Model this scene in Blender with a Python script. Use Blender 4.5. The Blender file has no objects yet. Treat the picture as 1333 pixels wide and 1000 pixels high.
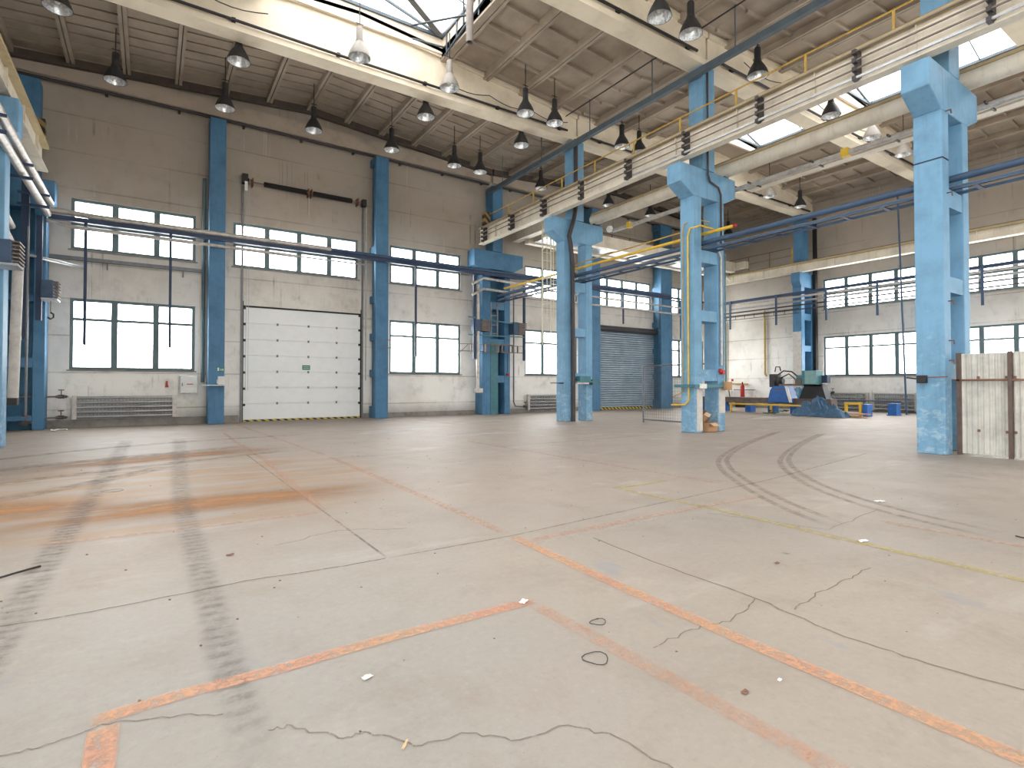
import bpy, math, random
from mathutils import Vector, Matrix
random.seed(7)
R = math.radians
PI = math.pi
scn = bpy.context.scene
COL = scn.collection

# ------------------------------------------------------------------ materials
def lin(c):
    out = []
    for v in c:
        v = v / 255.0
        out.append(v / 12.92 if v <= 0.04045 else ((v + 0.055) / 1.055) ** 2.4)
    return (out[0], out[1], out[2], 1.0)

class NT:
    def __init__(self, name):
        self.m = bpy.data.materials.new(name)
        self.m.use_nodes = True
        self.t = self.m.node_tree
        self.t.nodes.clear()
        self.out = self.n('ShaderNodeOutputMaterial')
    def n(self, typ, **kw):
        nd = self.t.nodes.new(typ)
        for k, v in kw.items():
            setattr(nd, k, v)
        return nd
    def l(self, a, b):
        self.t.links.new(a, b)
    def val(self, sock, v):
        if hasattr(v, 'is_output') or isinstance(v, bpy.types.NodeSocket):
            self.l(v, sock)
        else:
            sock.default_value = v
    def math(self, op, a, b=None, c=None, clamp=False):
        nd = self.n('ShaderNodeMath', operation=op)
        nd.use_clamp = clamp
        self.val(nd.inputs[0], a)
        if b is not None: self.val(nd.inputs[1], b)
        if c is not None: self.val(nd.inputs[2], c)
        return nd.outputs[0]
    def mix(self, f, a, b):
        nd = self.n('ShaderNodeMix', data_type='RGBA')
        self.val(nd.inputs[0], f); self.val(nd.inputs[6], a); self.val(nd.inputs[7], b)
        return nd.outputs[2]
    def pos(self, scale=(1, 1, 1), obj=False):
        if obj:
            s = self.n('ShaderNodeTexCoord').outputs['Object']
        else:
            s = self.n('ShaderNodeNewGeometry').outputs['Position']
        mp = self.n('ShaderNodeMapping')
        self.l(s, mp.inputs[0]); mp.inputs['Scale'].default_value = scale
        return mp.outputs[0]
    def noise(self, vec, scale=1.0, detail=4, rough=.6, dist=0.0):
        nd = self.n('ShaderNodeTexNoise')
        self.l(vec, nd.inputs['Vector'])
        nd.inputs['Scale'].default_value = scale; nd.inputs['Detail'].default_value = detail
        nd.inputs['Roughness'].default_value = rough; nd.inputs['Distortion'].default_value = dist
        return nd.outputs[0]
    def ramp(self, f, lo, hi):
        nd = self.n('ShaderNodeMapRange'); nd.clamp = True
        nd.interpolation_type = 'SMOOTHSTEP'
        self.val(nd.inputs[0], f); nd.inputs[1].default_value = lo; nd.inputs[2].default_value = hi
        return nd.outputs[0]
    def xyz(self):
        s = self.n('ShaderNodeSeparateXYZ'); self.l(self.n('ShaderNodeNewGeometry').outputs['Position'], s.inputs[0])
        return s.outputs
    def bsdf(self, col, rough=.6, metal=0.0, bump=None, bstr=.2, bdist=.01, spec=.4):
        b = self.n('ShaderNodeBsdfPrincipled')
        self.val(b.inputs['Base Color'], col); self.val(b.inputs['Roughness'], rough)
        self.val(b.inputs['Metallic'], metal); b.inputs['Specular IOR Level'].default_value = spec
        if bump is not None:
            bp = self.n('ShaderNodeBump'); bp.inputs['Strength'].default_value = bstr
            bp.inputs['Distance'].default_value = bdist
            self.l(bump, bp.inputs['Height']); self.l(bp.outputs[0], b.inputs['Normal'])
        return b.outputs[0]
    def end(self, s):
        self.l(s, self.out.inputs[0]); return self.m

def dirty(name, c, dirt=None, amt=.5, scale=2.0, rough=.6, metal=0.0, streak=0.0, spec=.4, chip=None, chip_amt=.62):
    t = NT(name)
    p = t.pos()
    n1 = t.noise(p, scale, 5, .65)
    base = lin(c); d = lin(dirt if dirt else tuple(int(v * .62) for v in c))
    f = t.math('MULTIPLY', t.ramp(n1, .35, .8), amt)
    col = t.mix(f, base, d)
    if streak:
        n2 = t.noise(t.pos((6, 6, .35)), 1.6, 4, .6)
        col = t.mix(t.math('MULTIPLY', t.ramp(n2, .5, .8), streak), col, d)
    if chip:
        z = t.xyz()[2]
        low = t.math('SUBTRACT', 1.0, t.ramp(z, .1, 3.6))
        n3 = t.noise(t.pos((2, 2, 3.2)), 2.6, 7, .75)
        th = t.math('MULTIPLY_ADD', low, .17, n3)
        col = t.mix(t.math('MULTIPLY', t.ramp(th, chip_amt, chip_amt + .2), .65), col, lin(chip))
    fine = t.noise(p, 40, 2, .6)
    return t.end(t.bsdf(col, rough, metal, fine, .15, .005, spec))

M = {}
M['blue'] = dirty('sky blue column paint', (116, 162, 194), (84, 118, 142), .55, 1.4, .6, streak=.5, chip=(176, 196, 208))
M['blue_mid'] = dirty('blue paint', (78, 126, 162), (46, 78, 106), .5, 2, .55, streak=.4)
M['blue_web'] = dirty('teal blue web paint', (74, 122, 150), (40, 76, 104), .5, 2, .6)  # teal blue of the web plates in the column recesses
M['pipe_blue'] = dirty('dark blue pipe paint', (66, 88, 114), (38, 50, 72), .5, 3, .5)
M['navy'] = dirty('navy steel paint', (50, 66, 94), (30, 38, 54), .5, 3, .5)
M['machine_blue'] = dirty('machine blue paint', (48, 104, 178), (30, 62, 112), .4, 4, .45)
M['teal'] = dirty('teal enamel', (72, 122, 132), (46, 84, 92), .45, 5, .5)
M['teal_light'] = dirty('pale teal enamel', (128, 170, 172), (120, 110, 70), .5, 8, .5)
M['cream_steel'] = dirty('cream crane girder paint', (222, 213, 196), (150, 138, 118), .45, 1.5, .5, streak=.3)
M['pipe_grey'] = dirty('weathered grey pipe', (120, 112, 106), (84, 76, 70), .5, 5, .5)
M['cream_dull'] = dirty('dull cream edge beam', (186, 172, 156), (124, 112, 100), .5, 1.0, .85)
M['shadow_gap'] = dirty('painted shadow gap', (92, 82, 74), (60, 54, 50), .5, 3, .9)
M['olive'] = dirty('oily cream flange paint', (176, 158, 120), (110, 94, 70), .5, 3, .55)
M['cream'] = dirty('cream concrete paint', (226, 214, 192), (164, 148, 126), .4, 1.0, .8)
M['white_conc'] = dirty('whitewashed curb', (226, 214, 196), (176, 156, 130), .4, 1.2, .8)
M['ceil'] = dirty('aged cream ceiling paint', (172, 158, 142), (112, 100, 88), .55, .7, .85)
M['frame'] = dirty('dark grey green window frame paint', (98, 118, 122), (66, 78, 82), .5, 4, .5)  # colour lightened to carry the glare haze around the windows
M['dark'] = dirty('black oxidised steel', (40, 38, 40), (24, 22, 24), .5, 5, .5)
M['dark_pipe'] = dirty('dark grey brown pipe', (66, 62, 64), (40, 36, 36), .5, 4, .5)
M['grey_steel'] = dirty('grey steel', (120, 122, 126), (80, 78, 78), .5, 5, .45, metal=.4)
M['slate'] = dirty('slate grey beam paint', (84, 96, 104), (54, 60, 66), .5, 3, .5)
M['galv'] = dirty('galvanised steel', (176, 178, 180), (120, 118, 116), .5, 5, .35, metal=.6)
M['silver'] = dirty('silver pipe wrapping', (196, 190, 184), (110, 104, 100), .6, 6, .4, metal=.3)
M['lamp_backlit'] = dirty('lamp housing painted backlit', (54, 54, 56), (34, 32, 32), .4, 8, .5)
M['lamp_skylit'] = dirty('lamp housing painted skylit', (138, 132, 124), (96, 90, 84), .4, 8, .5)
M['yellow'] = dirty('yellow paint', (226, 186, 62), (168, 130, 50), .5, 5, .5)
M['old_yellow'] = dirty('faded yellow rail paint', (190, 156, 74), (120, 92, 50), .5, 5, .6)
M['rust'] = dirty('rusty steel', (126, 92, 74), (80, 58, 50), .6, 6, .8)
M['post_brown'] = dirty('dark brown fence post', (104, 88, 82), (70, 58, 54), .6, 6, .8)
M['brown_steel'] = dirty('brown oily steel', (120, 108, 100), (74, 62, 56), .6, 5, .5)
M['red'] = dirty('red enamel', (178, 44, 40), (120, 30, 30), .4, 6, .4)
M['white'] = dirty('white enamel', (226, 226, 222), (180, 178, 172), .3, 5, .4)
M['door_white'] = dirty('white door panel', (238, 240, 240), (214, 214, 210), .25, 3, .45)
M['off_white'] = dirty('grubby white patch', (206, 202, 196), (158, 150, 144), .5, 6, .8)
M['green'] = dirty('green sign', (24, 120, 88), (18, 90, 66), .2, 5, .5)
M['card'] = dirty('cardboard', (188, 146, 108), (140, 102, 72), .5, 6, .9)
M['card_light'] = dirty('light cardboard', (212, 180, 146), (170, 136, 104), .5, 6, .9)
M['wood'] = dirty('raw timber board', (206, 176, 134), (150, 118, 84), .5, 6, .8)
M['red_wood'] = dirty('reddish board', (190, 140, 122), (150, 100, 84), .5, 6, .8)
M['tarp'] = dirty('dark blue tarpaulin', (66, 100, 130), (32, 52, 72), .6, 6, .55)
M['paper'] = dirty('paper', (236, 236, 234), (200, 196, 190), .3, 20, .9)
M['shutter'] = dirty('blue grey shutter', (164, 182, 198), (128, 144, 158), .4, 2, .45, metal=.1)
def mat_slats():
    t = NT('blue grey interlocking slats')
    z = t.xyz()[2]
    f = t.math('FRACT', t.math('DIVIDE', t.math('SUBTRACT', z, .12), 4.33 / 34))
    j = t.math('GREATER_THAN', t.math('ABSOLUTE', t.math('SUBTRACT', f, .5)), .36)
    n = t.noise(t.pos(), 1.5, 4, .6)
    col = t.mix(t.ramp(n, .3, .7), lin((170, 186, 200)), lin((150, 164, 178)))
    col = t.mix(t.math('MULTIPLY', j, .8), col, lin((88, 100, 112)))
    return t.end(t.bsdf(col, .4, .1))
M['slats'] = mat_slats()
M['corr'] = dirty('galvanised corrugated sheet', (206, 204, 196), (140, 136, 130), .6, 3, .6, metal=.0, streak=.5)
M['rubber'] = dirty('black rubber', (36, 34, 34), (24, 22, 22), .3, 8, .8)
M['rail_white'] = dirty('cream white ladder paint', (224, 214, 186), (170, 156, 130), .4, 8, .5)
M['kerb'] = dirty('stained concrete plinth', (150, 144, 138), (90, 84, 80), .6, 3, .9)

def mat_mirror():
    t = NT('lamp reflector silver')
    n = t.noise(t.pos(obj=True), 18, 3, .6)
    return t.end(t.bsdf(t.mix(t.ramp(n, .4, .6), lin((235, 235, 235)), lin((196, 196, 196))), .3, .75))
M['mirror'] = mat_mirror()

def mat_glass(name='dusty window glass', tc=(.94, .96, .96, 1)):
    t = NT(name)
    tr = t.n('ShaderNodeBsdfTransparent'); tr.inputs[0].default_value = tc
    gl = t.n('ShaderNodeBsdfGlossy'); gl.inputs['Roughness'].default_value = .08
    df = t.n('ShaderNodeBsdfTranslucent'); df.inputs[0].default_value = (.9, .92, .92, 1)
    n = t.noise(t.pos((1, 1, 1)), 3, 4, .6)
    m1 = t.n('ShaderNodeMixShader'); t.l(t.math('MULTIPLY', n, .12), m1.inputs[0]); t.l(tr.outputs[0], m1.inputs[1]); t.l(df.outputs[0], m1.inputs[2])
    m2 = t.n('ShaderNodeMixShader'); m2.inputs[0].default_value = .04; t.l(m1.outputs[0], m2.inputs[1]); t.l(gl.outputs[0], m2.inputs[2])
    return t.end(m2.outputs[0])
M['glass'] = mat_glass()
M['roof_glass'] = mat_glass('dirty wired roof glass', (.4, .41, .42, 1))

def mat_wall(name, axis):
    t = NT(name)
    x = t.xyz()
    p = t.pos()
    big = t.noise(p, .35, 5, .6)
    mid = t.noise(p, 1.6, 6, .7)
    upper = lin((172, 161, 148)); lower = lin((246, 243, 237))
    hz = t.math('SUBTRACT', 1.0, t.ramp(x[2], 2.0, 9.5))  # dimmer light up high painted in, over a whiter lower coat
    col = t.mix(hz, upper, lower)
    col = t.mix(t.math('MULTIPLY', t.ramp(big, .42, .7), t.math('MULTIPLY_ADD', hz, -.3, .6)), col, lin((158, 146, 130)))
    col = t.mix(t.math('MULTIPLY', t.ramp(mid, .5, .75), .38), col, lin((150, 140, 128)))
    # run-off streaks
    st = t.noise(t.pos((7, 7, .16)), 1.3, 4, .6)
    m2 = t.noise(t.pos((.5, .5, .8)), 1.1, 3, .6)
    stf = t.math('MULTIPLY', t.ramp(st, .56, .72), t.ramp(m2, .5, .72))
    col = t.mix(t.math('MULTIPLY', stf, .8), col, lin((96, 86, 78)))
    st2 = t.noise(t.pos((5, 5, .1)), 1.9, 3, .6)
    col = t.mix(t.math('MULTIPLY', t.math('MULTIPLY', t.ramp(st2, .6, .72), t.ramp(big, .5, .6)), .35), col, lin((236, 230, 220)))
    # horizontal panel joints every 1.2 m
    fr = t.math('FRACT', t.math('DIVIDE', t.math('ADD', x[2], t.math('MULTIPLY', mid, .03)), 1.22))
    dj = t.math('ABSOLUTE', t.math('SUBTRACT', fr, .5))
    jn = t.math('SUBTRACT', 1.0, t.ramp(dj, .004, .03))
    col = t.mix(t.math('MULTIPLY', jn, t.math('MULTIPLY', t.ramp(big, .3, .65), .5)), col, lin((104, 94, 84)))
    # grime just above the floor
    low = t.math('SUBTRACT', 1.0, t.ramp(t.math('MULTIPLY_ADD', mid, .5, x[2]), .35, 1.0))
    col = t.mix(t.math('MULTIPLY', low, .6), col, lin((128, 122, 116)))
    return t.end(t.bsdf(col, .85, 0, mid, .35, .03, .25))
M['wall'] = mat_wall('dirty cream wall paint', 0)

def mat_floor():
    t = NT('worn concrete floor')
    x = t.xyz(); p = t.pos()
    big = t.noise(p, .22, 4, .6); mid = t.noise(p, 1.4, 6, .7, .4); fine = t.noise(p, 22, 5, .75)
    sp = t.noise(p, 90, 2, .6)
    col = t.mix(t.ramp(big, .35, .65), lin((159, 148, 136)), lin((147, 139, 130)))
    col = t.mix(t.math('MULTIPLY', t.ramp(x[1], 2.5, 8.0), .5), col, lin((140, 125, 113)))  # far floor darkened in colour to offset the bright skylight pool
    # bluish grey worn zone to the near left
    nl = t.math('MULTIPLY', t.math('SUBTRACT', 1.0, t.ramp(t.math('MULTIPLY_ADD', mid, 3.0, x[1]), 4.0, 7.5)),
                t.math('SUBTRACT', 1.0, t.ramp(t.math('MULTIPLY_ADD', mid, 1.5, x[0]), 1.2, 3.4)))
    col = t.mix(t.math('MULTIPLY', nl, .55), col, lin((149, 147, 143)))
    col = t.mix(t.math('MULTIPLY', t.ramp(mid, .48, .72), .5), col, lin((138, 127, 116)))
    col = t.mix(t.math('MULTIPLY', t.ramp(fine, .5, .8), .38), col, lin((122, 112, 103)))
    col = t.mix(t.math('MULTIPLY', t.ramp(fine, .5, .22), .2), col, lin((187, 182, 175)))
    col = t.mix(t.math('MULTIPLY', t.ramp(sp, .66, .78), .5), col, lin((98, 88, 80)))
    # pale swept patches and darker oily patches
    pt = t.noise(t.pos((.6, 1.6, 1)), .8, 5, .65)
    col = t.mix(t.math('MULTIPLY', t.ramp(pt, .56, .7), .3), col, lin((182, 178, 173)))
    blu = t.noise(t.pos((2.2, .8, 1)), 1.3, 4, .6)
    nearz = t.math('SUBTRACT', 1.0, t.ramp(x[1], 3.0, 6.0))
    col = t.mix(t.math('MULTIPLY', t.math('MULTIPLY', t.ramp(blu, .64, .72), nearz), .35), col, lin((122, 133, 149)))
    # brown stained zone in front of the roller door
    gx = t.math('ABSOLUTE', t.math('DIVIDE', t.math('SUBTRACT', x[0], 0.2), 3.2))
    gy = t.math('ABSOLUTE', t.math('DIVIDE', t.math('SUBTRACT', x[1], 9.2), 3.6))
    rr = t.math('ADD', t.math('MULTIPLY', gx, gx), t.math('MULTIPLY', gy, gy))
    st = t.noise(t.pos((.35, 2.2, 1)), 1.1, 5, .65, .6)
    zone = t.math('SUBTRACT', 1.0, t.ramp(rr, .3, 1.2))
    col = t.mix(t.math('MULTIPLY', t.math('MULTIPLY', zone, t.ramp(st, .4, .62)), .8), col, lin((147, 116, 84)))
    rough = t.math('MULTIPLY_ADD', mid, .3, .42)
    h = t.math('ADD', t.math('MULTIPLY', fine, .5), mid)
    return t.end(t.bsdf(col, rough, 0, h, .25, .012, .35))
M['floor'] = mat_floor()

def decal(name, c, alpha=.7, edge=.18, lo=.35, hi=.6, scale=14, endfade=0.0, anis=(1, 1, 1), c2=None, ribs=0.0):
    t = NT(name)
    uv = t.n('ShaderNodeUVMap'); s = t.n('ShaderNodeSeparateXYZ'); t.l(uv.outputs[0], s.inputs[0])
    u, v = s.outputs[0], s.outputs[1]
    n = t.noise(t.pos(anis), scale, 6, .75)
    d = t.math('MULTIPLY', t.math('ABSOLUTE', t.math('SUBTRACT', u, .5)), 2.0)
    d = t.math('ADD', d, t.math('MULTIPLY', t.math('SUBTRACT', n, .5), .5))
    e = t.math('SUBTRACT', 1.0, t.ramp(d, 1 - edge, 1.0))
    a = t.math('MULTIPLY', t.math('MULTIPLY', e, t.ramp(n, lo, hi)), alpha)
    if endfade:
        dv = t.math('MULTIPLY', t.math('ABSOLUTE', t.math('SUBTRACT', v, .5)), 2.0)
        a = t.math('MULTIPLY', a, t.math('SUBTRACT', 1.0, t.ramp(dv, 1 - endfade, 1.0)))
    if ribs:
        w = t.n('ShaderNodeTexWave'); w.wave_type = 'BANDS'; w.bands_direction = 'Y'
        t.l(t.pos((1, 1, 1)), w.inputs[0]); w.inputs['Scale'].default_value = ribs; w.inputs['Distortion'].default_value = 1.5
        a = t.math('MULTIPLY', a, t.math('MULTIPLY_ADD', t.ramp(w.outputs[1], .3, .8), .5, .5))
    col = lin(c)
    if c2:
        n2 = t.noise(t.pos(), 1.2, 3, .6); col = t.mix(t.ramp(n2, .4, .6), lin(c), lin(c2))
    b = t.bsdf(col, .7, 0)
    tr = t.n('ShaderNodeBsdfTransparent')
    m = t.n('ShaderNodeMixShader'); t.l(a, m.inputs[0]); t.l(tr.outputs[0], m.inputs[1]); t.l(b, m.inputs[2])
    return t.end(m.outputs[0])
M['d_orange'] = decal('worn orange line paint', (208, 150, 122), .72, .22, .26, .62, 22, .06, c2=(206, 160, 124))
M['d_orange_faint'] = decal('faded orange line paint', (204, 154, 126), .5, .25, .3, .7, 16, .1)
M['d_white'] = decal('worn white line paint', (199, 194, 182), .6, .2, .44, .66, 14, .1)
M['d_yellow'] = decal('worn yellow line paint', (186, 170, 104), .6, .25, .3, .62, 12, .1)
M['d_tyre'] = decal('grey tyre mark', (117, 111, 108), .5, .7, .3, .66, 9, .15, (1, 1, 1), ribs=2.6)
M['d_tyre_brown'] = decal('brown tyre mark', (141, 119, 96), .45, .5, .3, .66, 5, .12)
M['d_tyre_thin'] = decal('thin dusty tyre mark', (134, 121, 107), .35, .5, .3, .6, 7, .12)
M['d_crack'] = decal('dark crack', (117, 103, 91), .6, .6, .28, .5, 20, .02)
M['d_joint'] = decal('joint line', (114, 101, 91), .5, .4, .3, .6, 6, .05)
M['d_rust'] = decal('brown rust stain', (164, 116, 70), .85, .95, .2, .6, 1.3, .9, (.6, 2.0, 1))
M['d_light'] = decal('pale scuff and painted sheen', (222, 220, 216), .7, .8, .35, .7, 2.0, .8, (.5, 2, 1))  # pale colour that also paints in the wet sheen of the floor

def mat_stripes(name, c1, c2, scale, dirv=(1, 0, 1)):
    t = NT(name)
    x = t.xyz()
    s = t.math('ADD', t.math('ADD', t.math('MULTIPLY', x[0], dirv[0]), t.math('MULTIPLY', x[1], dirv[1])), t.math('MULTIPLY', x[2], dirv[2]))
    f = t.math('FRACT', t.math('MULTIPLY', s, scale))
    g = t.math('GREATER_THAN', f, .5)
    return t.end(t.bsdf(t.mix(g, lin(c1), lin(c2)), .5))
M['hazard'] = mat_stripes('yellow black hazard stripes', (214, 184, 70), (30, 28, 26), 3.6, (1, 1, 1.5))
M['hazard_small'] = mat_stripes('brown yellow hazard stripes', (140, 116, 70), (44, 38, 34), 3.0, (1, 0, 1))

# ------------------------------------------------------------------ mesh builder
class MB:
    def __init__(s): s.v = []; s.f = []; s.uv = None; s.smooth = False
    def box(s, x0, x1, y0, y1, z0, z1):
        i = len(s.v)
        s.v += [(x0, y0, z0), (x1, y0, z0), (x1, y1, z0), (x0, y1, z0), (x0, y0, z1), (x1, y0, z1), (x1, y1, z1), (x0, y1, z1)]
        s.f += [tuple(i + k for k in q) for q in ((0, 3, 2, 1), (4, 5, 6, 7), (0, 1, 5, 4), (1, 2, 6, 5), (2, 3, 7, 6), (3, 0, 4, 7))]
        return s
    def bar(s, a, b, w, h=None, up=(0, 0, 1)):
        h = h or w
        a = Vector(a); b = Vector(b); d = (b - a).normalized(); u = Vector(up)
        if abs(d.dot(u)) > .99: u = Vector((1, 0, 0))
        r = d.cross(u).normalized(); u = r.cross(d).normalized()
        i = len(s.v)
        for p in (a, b):
            for sx, sz in ((-1, -1), (1, -1), (1, 1), (-1, 1)):
                s.v.append(tuple(p + r * sx * w / 2 + u * sz * h / 2))
        s.f += [tuple(i + k for k in q) for q in ((0, 1, 2, 3), (7, 6, 5, 4), (0, 4, 5, 1), (1, 5, 6, 2), (2, 6, 7, 3), (3, 7, 4, 0))]
        return s
    def tube(s, pts, r, n=10, caps=True):
        pts = [Vector(p) for p in pts]; i0 = len(s.v)
        prev = None
        for k, p in enumerate(pts):
            if k == 0: d = pts[1] - p
            elif k == len(pts) - 1: d = p - pts[k - 1]
            else: d = (pts[k + 1] - p).normalized() + (p - pts[k - 1]).normalized()
            d.normalize()
            if prev is None:
                u = Vector((0, 0, 1)) if abs(d.z) < .9 else Vector((1, 0, 0))
            else: u = prev
            a = d.cross(u).normalized(); u = a.cross(d).normalized(); prev = u
            rr = r[k] if isinstance(r, (list, tuple)) else r
            for j in range(n):
                t = 2 * PI * j / n
                s.v.append(tuple(p + a * math.cos(t) * rr + u * math.sin(t) * rr))
        for k in range(len(pts) - 1):
            for j in range(n):
                a = i0 + k * n + j; b = i0 + k * n + (j + 1) % n
                s.f.append((a, b, b + n, a + n))
        if caps:
            s.f.append(tuple(i0 + j for j in range(n))[::-1]); e = i0 + (len(pts) - 1) * n
            s.f.append(tuple(e + j for j in range(n)))
        s.smooth = True
        return s
    def lathe(s, prof, c=(0, 0, 0), n=20):
        i0 = len(s.v)
        for r, z in prof:
            for j in range(n):
                t = 2 * PI * j / n
                s.v.append((c[0] + r * math.cos(t), c[1] + r * math.sin(t), c[2] + z))
        for k in range(len(prof) - 1):
            for j in range(n):
                a = i0 + k * n + j; b = i0 + k * n + (j + 1) % n
                s.f.append((a, b, b + n, a + n))
        s.smooth = True
        return s
    def prism(s, poly, y0, y1, axis='y'):
        """poly in (x,z) extruded over y (axis y), or (y,z) extruded over x, or (x,y) over z"""
        i = len(s.v); n = len(poly)
        for yy in (y0, y1):
            for a, b in poly:
                s.v.append((a, yy, b) if axis == 'y' else ((yy, a, b) if axis == 'x' else (a, b, yy)))
        s.f.append(tuple(i + k for k in range(n))); s.f.append(tuple(i + n + k for k in range(n))[::-1])
        for k in range(n):
            s.f.append((i + k, i + n + k, i + n + (k + 1) % n, i + (k + 1) % n))
        return s
    def build(s, name, mat, parent=None, bevel=0.0):
        me = bpy.data.meshes.new(name); me.from_pydata(s.v, [], s.f); me.validate(); me.update()
        import bmesh
        bm = bmesh.new(); bm.from_mesh(me); bmesh.ops.recalc_face_normals(bm, faces=bm.faces); bm.to_mesh(me); bm.free()
        o = bpy.data.objects.new(name, me); COL.objects.link(o)
        me.materials.append(mat)
        if s.smooth:
            for p in me.polygons: p.use_smooth = True
            try: me.set_sharp_from_angle(angle=R(40))
            except Exception: pass
        if bevel:
            b = o.modifiers.new('bevel', 'BEVEL'); b.width = bevel; b.segments = 2; b.limit_method = 'ANGLE'
        if parent is not None:
            put(o, parent)
        return o

def put(o, parent):
    """parent keeping world placement (parents are only translated / rotated about z)"""
    o.parent = parent
    o.matrix_parent_inverse = (Matrix.Translation(parent.location) @ parent.rotation_euler.to_matrix().to_4x4()).inverted() if parent.parent is None else Matrix()

def tag(o, label, cat, group=None, kind=None):
    if label: o['label'] = label
    if cat: o['category'] = cat
    if group: o['group'] = group
    if kind: o['kind'] = kind
    return o
def thing(name, label, cat, loc=(0, 0, 0), group=None):
    o = bpy.data.objects.new(name, None); COL.objects.link(o); o.location = loc; o.empty_display_size = .2
    return tag(o, label, cat, group)
def struct(o): o['kind'] = 'structure'; return o
def sempty(name, loc):
    o = bpy.data.objects.new(name, None); COL.objects.link(o); o.location = loc; o.empty_display_size = .2
    return struct(o)

# ------------------------------------------------------------------ dimensions
YA = 22.9           # far wall
XB = 31.6           # right wall
XL = -4.7           # left wall
YK = -13.5          # wall behind the photographer
ROWS = [16.5, 10.5, 4.5, -1.5, -7.5]

# ------------------------------------------------------------------ floor
fl = MB().box(XL - .3, XB + .3, YK - .3, YA + .3, -.3, 0).build('floor', M['floor']); struct(fl)

def ribbon(name, pts, w, mat, z=.003, taper=None, sub=1):
    P = [Vector((p[0], p[1], 0)) for p in pts]
    # resample smooth
    if sub > 1:
        Q = []
        for k in range(len(P) - 1):
            p0 = P[max(k - 1, 0)]; p1 = P[k]; p2 = P[k + 1]; p3 = P[min(k + 2, len(P) - 1)]
            for j in range(sub):
                t = j / sub
                Q.append(.5 * ((2 * p1) + (-p0 + p2) * t + (2 * p0 - 5 * p1 + 4 * p2 - p3) * t * t + (-p0 + 3 * p1 - 3 * p2 + p3) * t ** 3))
        Q.append(P[-1]); P = Q
    L = [0]
    for k in range(1, len(P)): L.append(L[-1] + (P[k] - P[k - 1]).length)
    vs = []; uvs = []
    for k, p in enumerate(P):
        d = (P[min(k + 1, len(P) - 1)] - P[max(k - 1, 0)]).normalized()
        nrm = Vector((-d.y, d.x, 0)); v = L[k] / L[-1]
        ww = w if taper is None else taper[0] + (taper[1] - taper[0]) * v
        vs += [tuple(p + nrm * ww / 2 + Vector((0, 0, z))), tuple(p - nrm * ww / 2 + Vector((0, 0, z)))]
        uvs += [(0, v), (1, v)]
    fs = [(2 * k, 2 * k + 1, 2 * k + 3, 2 * k + 2) for k in range(len(P) - 1)]
    me = bpy.data.meshes.new(name); me.from_pydata(vs, [], fs); ul = me.uv_layers.new(name='UVMap')
    for lp in me.loops: ul.data[lp.index].uv = uvs[lp.vertex_index]
    me.materials.append(mat)
    o = bpy.data.objects.new(name, me); COL.objects.link(o); put(o, fl)
    return o

O, OF = M['d_orange'], M['d_orange_faint']
ribbon('painted_line', [(-.22, 2.86), (.11, 2.89), (.49, 2.88), (1.08, 2.9), (2.1, 2.88)], .11, O, .004)
ribbon('painted_line', [(-.15, 2.80), (-.15, 1.9)], .12, O, .004)
ribbon('painted_line', [(2.04, 2.85), (2.07, 1.9), (2.09, .6)], .12, OF, .004)
ribbon('painted_line', [(2.79, 4.2), (2.73, 2.9), (2.71, 1.8), (2.73, .4)], .12, O, .004)
ribbon('painted_line', [(2.9, 10.9), (2.85, 6.1), (2.79, 4.2)], .12, OF, .004)
ribbon('scuff_sheen', [(8.6, 18.2), (10.5, 18.4), (12.3, 18.1)], .5, M['d_light'], .0019, None, 4)
ribbon('painted_line', [(2.5, 22), (2.9, 10.9)], .12, OF, .004)
ribbon('painted_line', [(2.8, 3.99), (4.2, 4.03), (6.4, 3.99)], .11, OF, .004)
ribbon('painted_line', [(2.85, 3.9), (4.6, 3.93)], .07, M['d_white'], .004)
ribbon('painted_line', [(6.3, 5.36), (5.2, 5.38)], .1, M['d_yellow'], .004)
ribbon('painted_line', [(5.27, 5.4), (5.3, 3.79), (5.25, 2.6), (5.19, .6)], .11, M['d_yellow'], .004)
ribbon('painted_line', [(6.26, 2.6), (6.31, .8)], .1, OF, .004)
ribbon('painted_line', [(6.56, 12), (6.7, 7.3), (6.74, 4.6)], .1, OF, .004)
ribbon('painted_line', [(-.9, 6.27), (.25, 6.18), (1.6, 6.15)], .1, OF, .004)
ribbon('painted_line', [(1.75, 18), (1.77, 11.1), (1.62, 6.9), (1.6, 6.1)], .1, OF, .004)
ribbon('painted_line', [(9.0, 21), (9.1, 14)], .1, OF, .004)
ribbon('tyre_mark', [(-.5, 17.2), (-.56, 13), (-.6, 9.7), (-.65, 6.8), (-.68, 5.3), (-.68, 3.6), (-.7, 2.6)], .26, M['d_tyre'], .0025, (.42, .24), 4)
ribbon('tyre_mark', [(.62, 17), (.45, 12), (.33, 8.4), (.32, 5.8), (.33, 4.2), (.33, 2.95), (.36, 1.9)], .24, M['d_tyre'], .0025, (.42, .22), 4)
for off in (0, .25):
    ribbon('tyre_mark', [(15.9 + off, 9.3), (11.9 + off, 7.8), (9.3 + off, 6.6), (8.0 + off, 5.7), (6.95 + off, 4.65), (6.1 + off, 3.6), (5.5 + off, 2.6)], .12, M['d_tyre_thin'], .0025, None, 6)
for off in (0, .28):
    ribbon('tyre_mark', [(16.2 + off, 8.2), (12.8 + off, 7.0), (10.4 + off, 6.0), (9.0 + off, 5.2), (7.7 + off, 4.1), (7.0 + off, 3.2), (6.66 + off, 2.5), (6.4 + off, 1.6)], .12, M['d_tyre_thin'], .0025, None, 6)
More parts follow.
